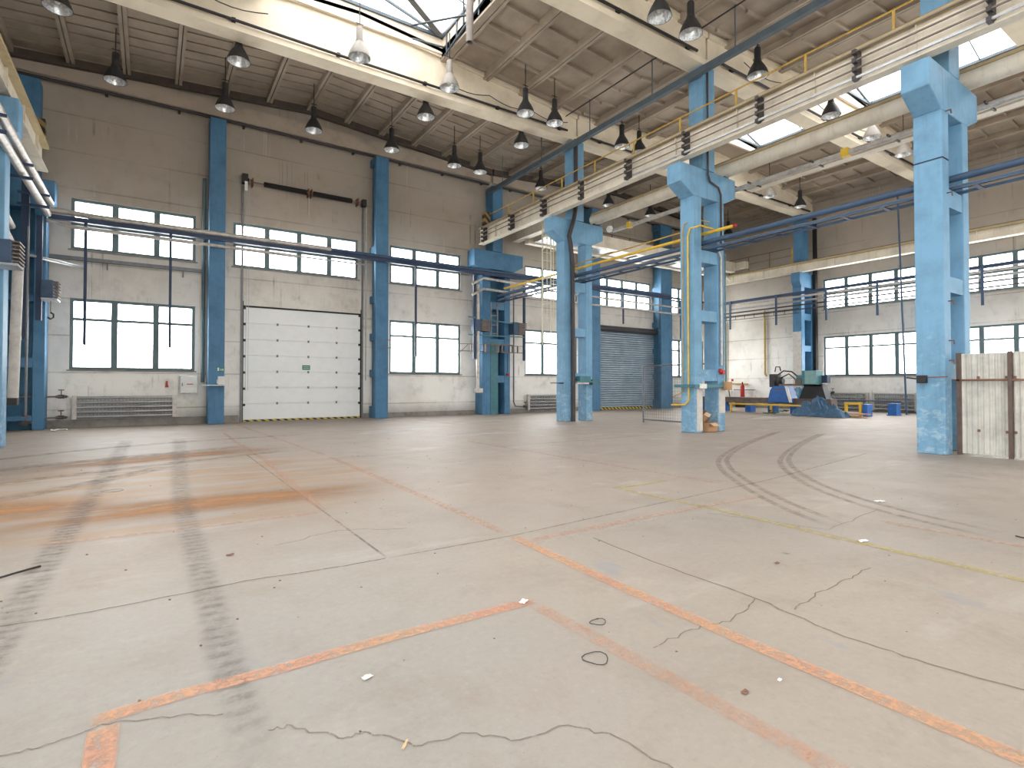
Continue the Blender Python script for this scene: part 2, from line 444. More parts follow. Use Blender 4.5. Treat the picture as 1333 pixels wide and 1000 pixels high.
for (a, b, c, w) in (((-4, 10.2), (-1.6, 12.4), (1.9, 13.8), .5), ((-4.2, 8.6), (-1.5, 10.6), (2.5, 12.4), .4), ((-4.4, 7.0), (-1.3, 9.2), (.3, 11.2), .45), ((-3.9, 12.4), (-.6, 15.2), (3.8, 16.2), .4)):
    ribbon('tyre_mark', [a, b, c], w, M['d_tyre_brown'], .0022, None, 5)
ribbon('rust_stain', [(-1.8, 6.9), (0, 7.4), (1.6, 7.35), (3.2, 7.2)], 1.5, M['d_rust'], .002, None, 4)
ribbon('rust_stain', [(-3.5, 8.6), (-1.5, 8.2), (.2, 7.8)], 1.4, M['d_rust'], .0021, None, 4)
ribbon('rust_stain', [(-2.4, 11.6), (.5, 12.6), (3, 13.2)], 1.6, M['d_rust'], .0021, None, 4)
for x, y, l, w in ((4.8, 15.4, 2.4, 1.0), (6.4, 13.2, 3.0, .7), (9.5, 14.0, 3.0, 1.2), (20, 13, 5, 1.6)):
    ribbon('scuff_sheen', [(x, y), (x + l * .5, y + .3), (x + l, y + .1)], w, M['d_light'], .0018, None, 4)

def crack(pts, w=.016, jit=.03, n=7):
    out = []
    for k in range(len(pts) - 1):
        a = Vector((pts[k][0], pts[k][1])); b = Vector((pts[k + 1][0], pts[k + 1][1])); d = (b - a)
        nr = Vector((-d.y, d.x)).normalized() if d.length else Vector((0, 1))
        for j in range(n):
            p = a + d * j / n + nr * random.uniform(-jit, jit) * (0 if j == 0 else 1)
            out.append((p.x, p.y))
    out.append(pts[-1])
    ribbon('floor_crack', out, w, M['d_crack'], .003)
crack([(-1.2, 4.32), (-.37, 4.25), (.15, 4.27), (.62, 4.3), (1.26, 4.23), (1.6, 4.24)], .022, .008)
crack([(3.38, 3.77), (3.32, 2.91), (3.31, 2.09), (3.22, 1.51), (3.26, 1.13), (3.4, .5)], .02, .014)
crack([(3.3, 2.1), (2.86, 1.98), (2.59, 2.04), (2.23, 2.01)], .012, .02)
crack([(3.34, 1.86), (3.8, 1.93), (4.17, 1.95), (4.6, 1.96)], .012, .02)
crack([(-.7, 2.8), (-.46, 2.79), (-.33, 2.78), (-.16, 2.82), (.05, 2.74), (.27, 2.62)], .012, .012)
crack([(.4, 2.4), (.49, 2.38), (.63, 2.19), (.74, 2.16), (.86, 1.98), (1.05, 1.95), (1.19, 1.8), (1.44, 1.75), (1.55, 1.59), (1.62, 1.2)], .012, .014)
crack([(5.07, 3.79), (5.47, 2.7), (6.74, 2.82)], .014, .02)
crack([(.9, 5.1), (1.5, 5.3), (2.1, 5.0)], .012, .03)
ribbon('floor_crack', [(1.6, 12), (1.6, 6.96), (1.6, 4.23)], .03, M['d_joint'], .003)
ribbon('floor_crack', [(1.6, 4.23), (2.83, 4.22), (3.75, 4.3), (5.05, 4.41), (7.59, 4.6), (12.3, 5.28)], .028, M['d_joint'], .003)
for y in (10.5, 16.5):
    ribbon('floor_crack', [(-4, y + .3), (4, y), (13, y)], .03, M['d_joint'], .003)
ribbon('floor_crack', [(14, 8), (22, 7.5), (30, 8)], .03, M['d_joint'], .003)
ribbon('floor_crack', [(7.2, 10.4), (12, 10.6)], .03, M['d_joint'], .003)

# ------------------------------------------------------------------ walls with openings
def wall(name, axis, c0, c1, a0, a1, z0, z1, holes, top=None):
    """axis 'x': wall runs along x, thickness c0..c1 in y. top: function of a for the gable (list of knots)"""
    xs = sorted(set([a0, a1] + [h[0] for h in holes] + [h[1] for h in holes]))
    zs = sorted(set([z0, z1] + [h[2] for h in holes] + [h[3] for h in holes]))
    mb = MB()
    for i in range(len(xs) - 1):
        run = None
        for j in range(len(zs) - 1):
            xm = (xs[i] + xs[i + 1]) / 2; zm = (zs[j] + zs[j + 1]) / 2
            if any(h[0] < xm < h[1] and h[2] < zm < h[3] for h in holes):
                continue
            if axis == 'x': mb.box(xs[i], xs[i + 1], c0, c1, zs[j], zs[j + 1])
            else: mb.box(c0, c1, xs[i], xs[i + 1], zs[j], zs[j + 1])
    return struct(mb.build(name, M['wall']))

ZL0, ZL1, ZU0, ZU1 = 1.91, 4.28, 5.9, 7.6
winA = [(-2.27, 1.3, ZL0, ZL1, 3), (8.72, 12.25, ZL0, ZL1, 3), (16.0, 19.5, ZL0, ZL1, 3), (26.85, 30.4, ZL0, ZL1, 3),
        (-2.27, 1.3, ZU0, ZU1, 3), (2.53, 7.3, ZU0, ZU1, 4), (8.72, 12.25, ZU0, ZU1, 3), (16.0, 19.5, ZU0, ZU1, 3), (20.6, 25.4, ZU0, ZU1, 4), (26.85, 30.4, ZU0, ZU1, 3)]
DOOR = (2.85, 7.45, 0.0, 4.42); SHUT = (20.9, 25.85, 0.0, 4.6)
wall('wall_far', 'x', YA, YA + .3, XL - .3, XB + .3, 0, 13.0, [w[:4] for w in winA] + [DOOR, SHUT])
winB = []
for (b0, b1) in ((11.0, 15.8), (5.2, 10.0), (-1.0, 3.8), (-7.0, -2.2)):
    winB.append((b0, b1, 1.9, 4.12, 4)); winB.append((b0, b1, 5.65, 7.36, 4))
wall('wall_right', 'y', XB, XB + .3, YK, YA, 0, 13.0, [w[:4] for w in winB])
fill_winL = []  # unseen left windows, added so light reaches the columns from the side
for (b0, b1) in ((5.2, 10.0), (-.8, 4.0), (-6.8, -2.0), (-12.8, -8.2)):
    fill_winL.append((b0, b1, ZL0, ZL1, 4)); fill_winL.append((b0, b1, ZU0, ZU1, 4))
wall('wall_left', 'y', XL - .3, XL, YK, YA, 0, 13.0, [w[:4] for w in fill_winL])
fill_winK = [(a, a + 4.7, z0, z1, 4) for a in (-2.3, 3.4, 8.0 + 1, 18.0, 25) for (z0, z1) in ((ZL0, ZL1), (ZU0, ZU1))]  # unseen back windows, added to throw light on the far wall
wall('wall_back', 'x', YK - .3, YK, XL - .3, XB + .3, 0, 13.0, [w[:4] for w in fill_winK])
struct(MB().box(XL, 2.75, YA - .035, YA, 0, .26).box(7.55, 20.8, YA - .035, YA, 0, .2).box(25.95, XB, YA - .035, YA, 0, .2).build('baseboard_far', M['kerb']))
struct(MB().box(XB - .035, XB, YK, YA - .04, 0, .2).build('baseboard_right', M['kerb']))

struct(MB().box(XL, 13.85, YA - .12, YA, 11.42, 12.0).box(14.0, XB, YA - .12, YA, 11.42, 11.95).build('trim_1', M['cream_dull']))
for tn, (tx0, tx1, tc) in enumerate(((XL, 13.85, 5.2), (13.95, XB, 22.4))):  # dark strips painting the shadow gap between far wall and ceiling
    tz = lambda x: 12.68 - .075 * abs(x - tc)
    struct(MB().prism([(tx0, tz(tx0) - .3), (tc, tz(tc) - .3), (tx1, tz(tx1) - .3), (tx1, tz(tx1) - .01), (tc, tz(tc) - .01), (tx0, tz(tx0) - .01)], YA - .3, YA - .125).build('trim_%d' % (tn + 2), M['shadow_gap']))
WN = [0]
def window(axis, c, a0, a1, z0, z1, n, tr, sgn=-1):
    """c = room-side wall face; frame sits 8 cm into the wall"""
    WN[0] += 1
    def bx(mb, p0, p1, q0, q1, r0, r1):   # a-range, depth range (0 = wall face, + outward), z-range
        d0, d1 = (c + q0 * -sgn, c + q1 * -sgn); d0, d1 = min(d0, d1), max(d0, d1)
        if axis == 'x': mb.box(p0, p1, d0, d1, r0, r1)
        else: mb.box(d0, d1, p0, p1, r0, r1)
    root = sempty('window_%d' % WN[0], ((a0 + a1) / 2, c, z0) if axis == 'x' else (c, (a0 + a1) / 2, z0))
    f = MB(); e = .095; q0, q1 = .05, .15
    bx(f, a0, a0 + e, q0, q1, z0, z1); bx(f, a1 - e, a1, q0, q1, z0, z1)
    bx(f, a0 + e, a1 - e, q0, q1, z0, z0 + e); bx(f, a0 + e, a1 - e, q0, q1, z1 - e, z1)
    pw = (a1 - a0) / n
    for k in range(1, n): bx(f, a0 + k * pw - .09, a0 + k * pw + .09, q0 - .005, q1, z0 + e, z1 - e)
    zt = z0 + (z1 - z0) * tr
    for k in range(n):
        l = a0 + (e if k == 0 else k * pw + .09); r_ = a0 + ((k + 1) * pw - .09 if k < n - 1 else n * pw - e)
        bx(f, l, r_, q0 + .01, q1 - .01, zt - .045, zt + .045)
    f.build('frame', M['frame'], root)
    s = MB(); bx(s, a0 - .06, a1 + .06, -.06, .05, z0 - .04, z0)
    s.build('sill', M['kerb'], root)
    g = MB(); bx(g, a0 + e, a1 - e, .098, .102, z0 + e, z1 - e)
    g.build('pane', M['glass'], root)
for w in winA: window('x', YA, *w[:5], .71 if w[2] < 3 else .5)
for w in winB: window('y', XB, *w[:5], .71 if w[2] < 3 else .5)
for w in fill_winL: window('y', XL, *w[:5], .71 if w[2] < 3 else .5, sgn=1)
for w in fill_winK: window('x', YK, *w[:5], .71, sgn=1)

# ------------------------------------------------------------------ ceiling, skylights
NAVES = [(5.2, -4.7, 13.9, 2.45, 7.95), (22.4, 13.9, 31.9, 19.7, 24.1)]     # ridge x, x0, x1, skylight x0, x1
def zr(x):
    c = 5.2 if x < 13.9 else 22.4
    return 12.68 - .075 * abs(x - c)
SKY = []
cl = MB()
def slab(mb, x0, x1, y0, y1, lo, hi):
    i = len(mb.v)
    mb.v += [(x0, y0, zr(x0 + 1e-4) + lo), (x1, y0, zr(x1 - 1e-4) + lo), (x1, y1, zr(x1 - 1e-4) + lo), (x0, y1, zr(x0 + 1e-4) + lo),
             (x0, y0, zr(x0 + 1e-4) + hi), (x1, y0, zr(x1 - 1e-4) + hi), (x1, y1, zr(x1 - 1e-4) + hi), (x0, y1, zr(x0 + 1e-4) + hi)]
    mb.f += [tuple(i + k for k in q) for q in ((0, 3, 2, 1), (4, 5, 6, 7), (0, 1, 5, 4), (1, 2, 6, 5), (2, 3, 7, 6), (3, 0, 4, 7))]
ysegs = [(22.9, 16.5), (16.5, 10.5), (10.5, 4.5), (4.5, -1.5), (-1.5, -7.5), (-7.5, -13.5)]
for (cx, x0, x1, s0, s1) in NAVES:
    knots = [cx]
    a = cx
    while a - 1.5 > x0 + .3: a -= 1.5; knots.append(a)
    knots.append(x0); a = cx
    while a + 1.5 < x1 - .3: a += 1.5; knots.append(a)
    knots.append(x1); knots = sorted(knots)
    for bi, (yb, ya) in enumerate(ysegs):
        sky = 1 <= bi <= 4
        sy0, sy1 = ya + .32, yb - (.32 if cx < 10 else (1.6 if bi == 1 else .32))
        if sky: SKY.append((s0, s1, sy0, sy1))
        kk = sorted(set(knots + ([s0, s1] if sky else [])))
        for k in range(len(kk) - 1):
            xa, xb = kk[k], kk[k + 1]; xm = (xa + xb) / 2
            if sky and s0 < xm < s1:
                slab(cl, xa, xb, ya, sy0, 0, .12); slab(cl, xa, xb, sy1, yb, 0, .12)
            else:
                slab(cl, xa, xb, ya, yb, 0, .12)
                n = 6 if bi else 12; rd = .09 if bi else .04
                for j in range(n):                    # cross ribs of the roof slabs
                    yy = ya + (yb - ya) * (j + .5) / n
                    slab(cl, xa + .06, xb - .06, yy - .04, yy + .04, -rd, 0)
        for kx in knots[1:-1]:                       # long ribs where two slabs meet
            if sky and s0 + .05 < kx < s1 - .05: continue
            slab(cl, kx - .11, kx - .015, ya, yb, -.22, 0); slab(cl, kx + .015, kx + .11, ya, yb, -.22, 0)
        if sky:
            for kx in (s0, s1):
                slab(cl, kx - .12, kx, ya, yb, -.25, 0) if kx == s0 else slab(cl, kx, kx + .12, ya, yb, -.25, 0)
ceil = struct(cl.build('ceiling', M['ceil']))

for (s0, s1, y0, y1) in SKY:
    WN[0] += 1
    cx = 5.2 if s0 < 13 else 22.4
    root = sempty('window_%d' % WN[0], ((s0 + s1) / 2, (y0 + y1) / 2, 12.4))
    zc = 12.9 if cx < 10 else 12.72
    c = MB()
    c.box(s0 - .1, s0, y0 - .1, y1 + .1, 12.3, zc).box(s1, s1 + .1, y0 - .1, y1 + .1, 12.3, zc)
    c.box(s0, s1, y0 - .1, y0, 12.4, zc).box(s0, s1, y1, y1 + .1, 12.4, zc)
    c.build('curb', M['white_conc'], root)
    f = MB(); xm = (s0 + s1) / 2; zt = zc + .75
    f.box(s0 - .02, s0 + .06, y0, y1, zc, zc + .1).box(s1 - .06, s1 + .02, y0, y1, zc, zc + .1)
    f.box(s0, s1, y1 - .06, y1 + .02, zc, zc + .1).box(s0, s1, y0 - .02, y0 + .06, zc, zc + .1)
    f.bar((xm, y0, zt), (xm, y1, zt), .08)
    ny = max(2, int((y1 - y0) / 1.7))
    for k in range(ny + 1):
        yy = y0 + .04 + (y1 - y0 - .08) * k / ny
        big = k in (0, ny)
        f.bar((s0, yy, zc + .05), (xm, yy, zt),   .07 if big else .03); f.bar((xm, yy, zt), (s1, yy, zc + .05), .07 if big else .03)
    f.build('frame', M['slate'], root)
    g = MB()
    i = 0
    g.v += [(s0, y0, zc + .08), (xm, y0, zt + .03), (xm, y1, zt + .03), (s0, y1, zc + .08), (s1, y0, zc + .08), (s1, y1, zc + .08)]
    g.f += [(0, 1, 2, 3), (1, 4, 5, 2), (0, 4, 1), (3, 2, 5)]
    g.build('pane', M['roof_glass'], root)
# heavy tie bars and a stay under the first skylight of the left bay
tb = MB().bar((7.95, 16.15, 13.0), (5.2, 14.55, 13.35), .2, .2)
tag(tb.build('tie_beam', M['grey_steel']), 'thick grey diagonal beam crossing the large skylight at the top of the photo', 'beam')
st = MB().bar((6.6, 15.6, 12.55), (7.93, 14.4, 12.7), .07, .03).bar((6.8, 15.95, 12.4), (7.9, 15.95, 12.5), .06, .03).bar((7.9, 15.9, 12.2), (7.9, 13.0, 12.6), .06, .04)
for k in range(5): st.bar((7.92, 15.8 - k * .7, 12.3), (7.92, 15.8 - k * .7, 12.9), .05, .03)
st.tube([(7.9, 14.6, 12.5), (7.8, 14.4, 12.9), (7.6, 14.1, 13.3), (7.5, 13.7, 13.5)], .03, 6).tube([(7.85, 14.3, 12.5), (7.9, 14.0, 13.0), (7.6, 13.6, 13.4)], .03, 6)
tag(st.build('skylight_opener', M['slate']), 'grey lever linkage of rods at the corner of the large skylight', 'opener')
dp = MB().lathe([(.0, 2.0), (.105, 2.0), (.105, 0), (.09, 0), (.09, 1.9)], (7.45, 13.4, 11.15), 16)
dp.lathe([(.11, 1.2), (.11, 1.28), (.095, 1.28)], (7.45, 13.4, 11.15), 16)
tag(dp.build('drain_pipe', M['pipe_grey']), 'short grey open-ended pipe hanging down beside the large skylight', 'pipe')

# ------------------------------------------------------------------ roof beams
def roof_beam(x0, x1, y, label):
    t = thing('roof_beam', label, 'beam', ((x0 + x1) / 2, y, 11.0), 'roof beams')
    c = 5.2 if x1 < 15 else 22.4
    w = MB(); n = 24
    top = [(x0 + (x1 - x0) * k / n) for k in range(n + 1)]
    zt = lambda x: 12.68 - .075 * abs(x - c) - .005
    w.prism([(x0, 11.18), (x1, 11.18)] + [(x, zt(x)) for x in reversed(top)], y - .2, y + .2)
    w.build('web', M['cream'], t)
    MB().prism([(x0, 11.0), (x1, 11.0), (x1, 11.18), (x0, 11.18)], y - .27, y + .27).build('bottom_flange', M['cream'], t)
    MB().prism([(x, zt(x) - .16) for x in top] + [(x, zt(x)) for x in reversed(top)], y - .29, y + .29).build('top_flange', M['cream'], t)
RL = ['far bay, the second one in from the far wall']
for k, y in enumerate(ROWS):
    where = ['nearest the far wall', 'second from the far wall', 'third from the far wall', 'fourth from the far wall, overhead', 'fifth from the far wall, behind the viewer'][k]
    roof_beam(-4.35, 13.86, y, 'long cream concrete roof beam over the left bay, %s' % where)
    roof_beam(13.94, 31.55, y, 'long cream concrete roof beam over the right bay, %s' % where)
for k, y in enumerate((16.5, 10.5, 4.5)):
    o = ['nearest the far wall', 'second from the far wall', 'third from the far wall'][k]
    mb = MB().tube([(-4.2, y - .33, 11.25), (5, y - .33, 11.22), (13.3, y - .33, 11.25)], .04, 8)
    for q in range(7): mb.box(-3.9 + q * 2.8, -3.8 + q * 2.8, y - .33, y - .205, 11.2, 11.3)
    tag(mb.build('conduit', M['dark']), 'dark conduit along the near face of the left-bay roof beam %s' % o, 'conduit')
    mb = MB().tube([(14.3, y - .33, 11.25), (22, y - .33, 11.22), (31, y - .33, 11.25)], .04, 8)
    for q in range(6): mb.box(15 + q * 2.8, 15.1 + q * 2.8, y - .33, y - .205, 11.2, 11.3)
    tag(mb.build('conduit', M['dark']), 'dark conduit along the near face of the right-bay roof beam %s' % o, 'conduit')
mb = MB().tube([(-3.9, YA - .2, 11.25), (2, YA - .2, 11.3), (13.7, YA - .2, 11.25)], .055, 8)
for q in range(9): mb.box(-3.5 + q * 2.1, -3.42 + q * 2.1, YA - .2, YA, 11.2, 11.3)
tag(mb.build('conduit', M['dark_pipe']), 'dark pipe running along the top of the far wall in the left bay', 'conduit')
mb = MB().tube([(14.3, YA - .2, 11.25), (31, YA - .2, 11.25)], .055, 8)
for q in range(8): mb.box(15 + q * 2.1, 15.08 + q * 2.1, YA - .2, YA, 11.2, 11.3)
tag(mb.build('conduit', M['dark_pipe']), 'dark pipe running along the top of the far wall in the right bay', 'conduit')
def sag(x0, x1, y, z, n, lb):
    pts = []
    for k in range(n):
        for j in range(6):
            t = j / 6
            pts.append((x0 + (x1 - x0) * (k + t) / n, y, z - .16 * math.sin(t * PI)))
    pts.append((x1, y, z))
    tag(MB().tube(pts, .014, 6).build('cable', M['dark']), lb, 'cable')
sag(8.0, 13.3, 16.15, 11.55, 3, 'thin sagging cable on the far roof beam between the pale lamp and the column')
sag(-1.0, 2.6, 16.15, 11.7, 2, 'thin sagging cable on the far roof beam near the top left')
sag(15.5, 24, 10.1, 11.6, 4, 'thin sagging cable on the second roof beam of the right bay')
# slate beam along the column row
mb = MB().box(13.34, 13.5, -6, 22.4, 10.58, 10.76)
for k in range(10): mb.bar((13.41, 21 - k * 3, 10.8), (13.41, 21 - k * 3, 12.0), .025)
tag(mb.build('tie_beam', M['slate']), 'long slate grey steel beam hung under the roof along the column row', 'beam')
tag(MB().bar((13.0, 15.9, 11.6), (13.0, 4.6, 11.6), .03).build('cable', M['dark']), 'thin cable stretched below the roof slabs beside the slate beam', 'cable')

# ------------------------------------------------------------------ crane columns
def crane_column(label, legs, corbel, y, rungs, shaft, hw=.25, loc_x=14.0, web=False, mat=None, top=11.0):
    mat = mat or M['blue']
    t = thing('crane_column', label, 'column', (loc_x, y, 0), 'blue crane columns')
    zc = min(p[1] for p in corbel)
    for a, b in legs: MB().box(a, b, y - hw, y + hw, 0, zc).build('leg', mat, t, .02)
    for z0, z1 in rungs: MB().box(legs[0][1], legs[1][0], y - hw + .02, y + hw - .02, z0, z1).build('cross_bar', mat, t)
    MB().prism(corbel, y - hw, y + hw).build('corbel', mat, t, .02)
    ct = max(p[1] for p in corbel)
    MB().box(shaft[0], shaft[1], y - hw, y + hw, ct, top).build('upper_shaft', mat, t, .02)
    if web: MB().box(legs[0][1], legs[1][0], y + hw - .1, y + hw - .03, 0, zc).build('web', M['blue_web'], t)
    return t
CORB = [(12.62, 7.86), (12.62, 7.3), (13.2, 6.98), (14.63, 6.98), (15.22, 7.24), (15.22, 7.82)]
LEGS = [(13.2, 13.55), (14.3, 14.63)]
RUN = [(5.05, 5.42), (3.3, 3.62), (1.52, 1.86)]
for k, y in enumerate(ROWS[:4]):
    crane_column(['light blue double-leg crane column between the mesh panel and the far wall', 'light blue double-leg crane column with yellow pipes and cardboard at its foot',
                  'large light blue double-leg crane column beside the corrugated fence', 'light blue double-leg crane column nearest the viewer, outside the right edge'][k], LEGS, CORB, y, RUN, (13.63, 14.2))
c4 = crane_column('blue crane column standing against the far wall between the two bays', [(13.05, 13.5), (14.3, 14.63)], [(12.62, 7.86), (12.62, 7.1), (12.9, 6.98), (14.9, 6.98), (15.4, 7.24), (15.4, 7.82)], 22.55, [(5.05, 5.42), (3.3, 3.62), (1.52, 1.86)], (13.63, 14.2), hw=.34, web=True, mat=M['blue_mid'], top=11.05)
MB().box(13.5, 13.92, 22.2, 22.3, 0, 3.5).build('cover_plate', M['teal'], c4)
LC = [(-2.55, 7.86), (-2.55, 7.1), (-2.76, 6.9), (-4.4, 6.9), (-4.4, 7.86)]
for k, y in enumerate(ROWS[:4]):
    crane_column(['pale blue crane column cut by the left edge of the photo', 'pale blue left-row crane column, second from the far wall, outside the left edge', 'pale blue left-row crane column, third from the far wall, outside the left edge', 'pale blue left-row crane column nearest the viewer, outside the left edge'][k],
                 [(-4.4, -4.05), (-3.25, -2.76)], LC, y, RUN, (-4.1, -3.5), loc_x=-3.5)
crane_column('dark blue crane column in the far left corner behind the pipes', [(-4.4, -3.72), (-3.08, -2.79)], [(-2.6, 7.86), (-2.6, 7.2), (-2.8, 6.9), (-4.4, 6.9), (-4.4, 7.86)], 22.5, [(4.0, 4.2), (1.95, 2.25), (.3, .45), (5.4, 5.6)], (-3.9, -3.0), hw=.3, web=True, mat=M['blue_mid'], loc_x=-3.6)
RC = [(30.0, 7.72), (30.0, 7.2), (30.2, 6.9), (31.55, 6.9), (31.55, 7.72)]
for k, y in enumerate(ROWS[:4]):
    t = crane_column(['blue crane column against the right wall behind the cutting machine', 'blue crane column against the right wall, hidden behind the large near column', 'blue crane column against the right wall, third from the far wall', 'blue crane column against the right wall, nearest the viewer'][k],
                 [(30.15, 30.5), (31.2, 31.55)], RC, y, RUN, (30.3, 30.95), loc_x=30.8, mat=M['blue_mid'] if k == 0 else None, web=(k == 0))
    if k == 0:
        MB().box(30.135, 30.15, 16.27, 16.73, 1.2, 4.4).build('white_patch', M['off_white'], t)
        MB().box(31.3, 31.5, 16.05, 16.2, .2, 10.9).build('downpipe', M['dark'], t)
c2root = [o for o in COL.objects if o.get('label', '').startswith('light blue double-leg crane column with yellow')][0]
MB().box(13.28, 13.54, 10.238, 10.25, 0.05, 1.35).build('white_patch', M['off_white'], c2root)
MB().box(14.32, 14.62, 10.238, 10.25, 0.55, 1.3).build('white_patch', M['off_white'], c2root)

# wall columns between windows
def wind_column(x0, x1, label, y0=22.15, pockets=True, mat=None):
    mat = mat or M['blue']
    t = thing('wall_column', label, 'column', ((x0 + x1) / 2, 22.6, 0), 'blue wall columns')
    if pockets:
        MB().box(x0, x1, y0, y0 + .22, 0, 11.1).build('front_post', mat, t, .015)
        MB().box(x0 + .12, x1 - .12, y0 + .22, 22.86, 0, 11.1).build('web', M['blue_web'], t)
        for z in (0, 1.75, 3.3, 4.9, 7.0, 10.8):
            MB().box(x0, x1, y0 + .22, 22.86, z, z + .3 if z else .5).build('rung', mat, t)
    else:
        MB().box(x0, x1, y0, 22.86, 0, 11.1).build('post', mat, t, .015)
    return t
w1 = wind_column(1.68, 2.2, 'slim blue wall column to the left of the white sectional door', 22.2, False, M['blue_mid'])
wind_column(7.8, 8.36, 'blue wall column to the right of the white sectional door', 22.1, mat=M['blue_mid'])
wind_column(19.9, 20.5, 'blue wall column left of the grey roller shutter', 22.1, False, M['blue_mid'])
wind_column(25.45, 26.45, 'blue wall column right of the grey roller shutter', 22.15, mat=M['blue_mid'])

# ------------------------------------------------------------------ crane girders
def girder(xf, xb, y0, y1, z0, z1, label, mat=M['cream_steel'], stiff=2.0):
    t = thing('crane_girder', label, 'girder', ((xf + xb) / 2, (y0 + y1) / 2, z0), 'crane runway girders')
    xm = (xf + xb) / 2; side = -1 if xf < xb else 1
    MB().box(min(xf, xb), max(xf, xb), y0, y1, z0, z0 + .05).build('bottom_flange', mat, t)
    MB().box(min(xf, xb) - .02, max(xf, xb) + .02, y0, y1, z1 - .09, z1).build('top_flange', M['olive'], t)
    w = MB().box(xm - .05, xm + .05, y0, y1, z0 + .05, z1 - .05)
    y = y0 + .5
    while y < y1 - .2:
        w.box(xm - .12, xm + .12, y - .01, y + .01, z0 + .05, z1 - .05); y += stiff
    w.build('web', mat, t)
    MB().bar((xm, y0, z1 + .04), (xm, y1, z1 + .04), .07, .08).build('rail', M['brown_steel'], t)
    return t
gl = girder(12.68, 12.94, -12, 21.9, 7.96, 8.72, 'long cream crane girder with power rails on the left side of the column row')
rg = thing('crane_girder', 'rounded cream crane girder on the right side of the column row', 'girder', (15.0, 2, 7.95), 'crane runway girders')
MB().tube([(15.0, -12, 8.13), (15.0, 16.6, 8.13)], .205, 20).build('body', M['cream_steel'], rg)
MB().box(14.86, 15.14, -12, 16.6, 8.3, 8.37).build('top_flange', M['olive'], rg)
MB().bar((15.0, -12, 8.41), (15.0, 16.6, 8.41), .07, .08).build('rail', M['brown_steel'], rg)
for k in range(5): MB().box(14.9, 15.1, 16.4 - k * 6, 16.6 - k * 6, 7.83, 7.96).build('bearing', M['dark'], rg)
girder(-2.7, -3.1, -12, 21.6, 7.9, 8.7, 'yellow-cream crane girder along the left edge of the bay')
girder(30.05, 30.4, -12, 22.5, 7.72, 8.25, 'long cream crane girder along the right wall')
# power rails on the left side
pr = thing('power_rail', 'four dark conductor rails on brackets along the long cream crane girder', 'rails', (12.5, 5, 8.2))
for z in (8.55, 8.36, 8.17):
    MB().bar((12.5, -11, z), (12.5, 21.6, z), .03).build('conductor', M['brown_steel'], pr)
MB().bar((12.5, -11, 7.98), (12.5, 12, 7.98), .045).build('conductor', M['galv'], pr)
for k in range(12):
    y = 21.3 - k * 2.25
    b = MB().box(12.56, 12.76, y - .03, y + .03, 8.0, 8.62)
    for z in (8.55, 8.36, 8.17, 7.98): b.box(12.46, 12.6, y - .04, y + .04, z - .045, z + .045)
    b.build('bracket', M['dark_pipe'], pr)
# hand rail above the girder
hr = thing('hand_rail', 'thin yellow safety railing above the long cream crane girder', 'railing', (13.12, 10, 8.72))
MB().tube([(12.95, -6, 9.3), (12.95, 22.0, 9.3)], .022, 6).build('top_rail', M['old_yellow'], hr)
for k in range(15): MB().box(12.93, 12.97, 21.6 - k * 1.85, 21.65 - k * 1.85, 8.72, 9.3).build('post', M['old_yellow'], hr)
# walkway plates beside the girder
tag(MB().box(12.98, 13.4, -6, 22, 8.66, 8.7).build('walkway', M['dark_pipe']), 'narrow dark walkway plate behind the yellow railing on the girder', 'walkway')
# lit channel and pipe under the right-hand girder
pp_ = MB().tube([(15.45, -6, 7.62), (15.45, 15.9, 7.62)], .075, 12)
tag(pp_.build('pipe', M['silver']), 'pale insulated pipe under the right-hand cream crane girder', 'pipe')
tag(MB().lathe([(0, -.14), (.1, -.1), (.14, 0), (.1, .1), (0, .14)], (15.4, 16.05, 7.72), 14).build('globe_lamp', M['white']), 'round white globe lamp at the far end of the right-hand crane girder', 'lamp')
pco = [o for o in COL.objects if o.get('label', '') == 'pale insulated pipe under the right-hand cream crane girder'][0]
MB().box(15.35, 15.55, 14.9, 15.1, 7.52, 7.74).build('pipe_clamp', M['yellow'], pco, .02)
MB().box(15.35, 15.55, 7.0, 7.2, 7.52, 7.74).build('pipe_clamp', M['yellow'], pco, .02)
ct = thing('cable_channel', 'pale cable channel hung below the right-hand cream crane girder', 'channel', (16.0, 5, 7.7))
MB().box(15.9, 16.2, -6, 10.3, 7.66, 7.7).box(15.9, 15.93, -6, 10.3, 7.7, 7.82).build('channel', M['cream_steel'], ct)
for k in range(8): MB().box(15.22, 15.92, 9.8 - k * 1.9, 9.84 - k * 1.9, 7.62, 7.66).build('bracket', M['dark_pipe'], ct)
# bumper
tag(MB().box(-2.98, -2.72, 21.1, 21.35, 8.83, 9.35).build('bumper', M['hazard_small'], None, .01), 'striped buffer block at the far end of the left crane girder', 'buffer')
tag(MB().box(12.72, 13.0, 21.4, 21.7, 8.8, 9.4).build('bumper', M['hazard_small'], None, .01), 'striped buffer block at the far end of the long girder with power rails', 'buffer')

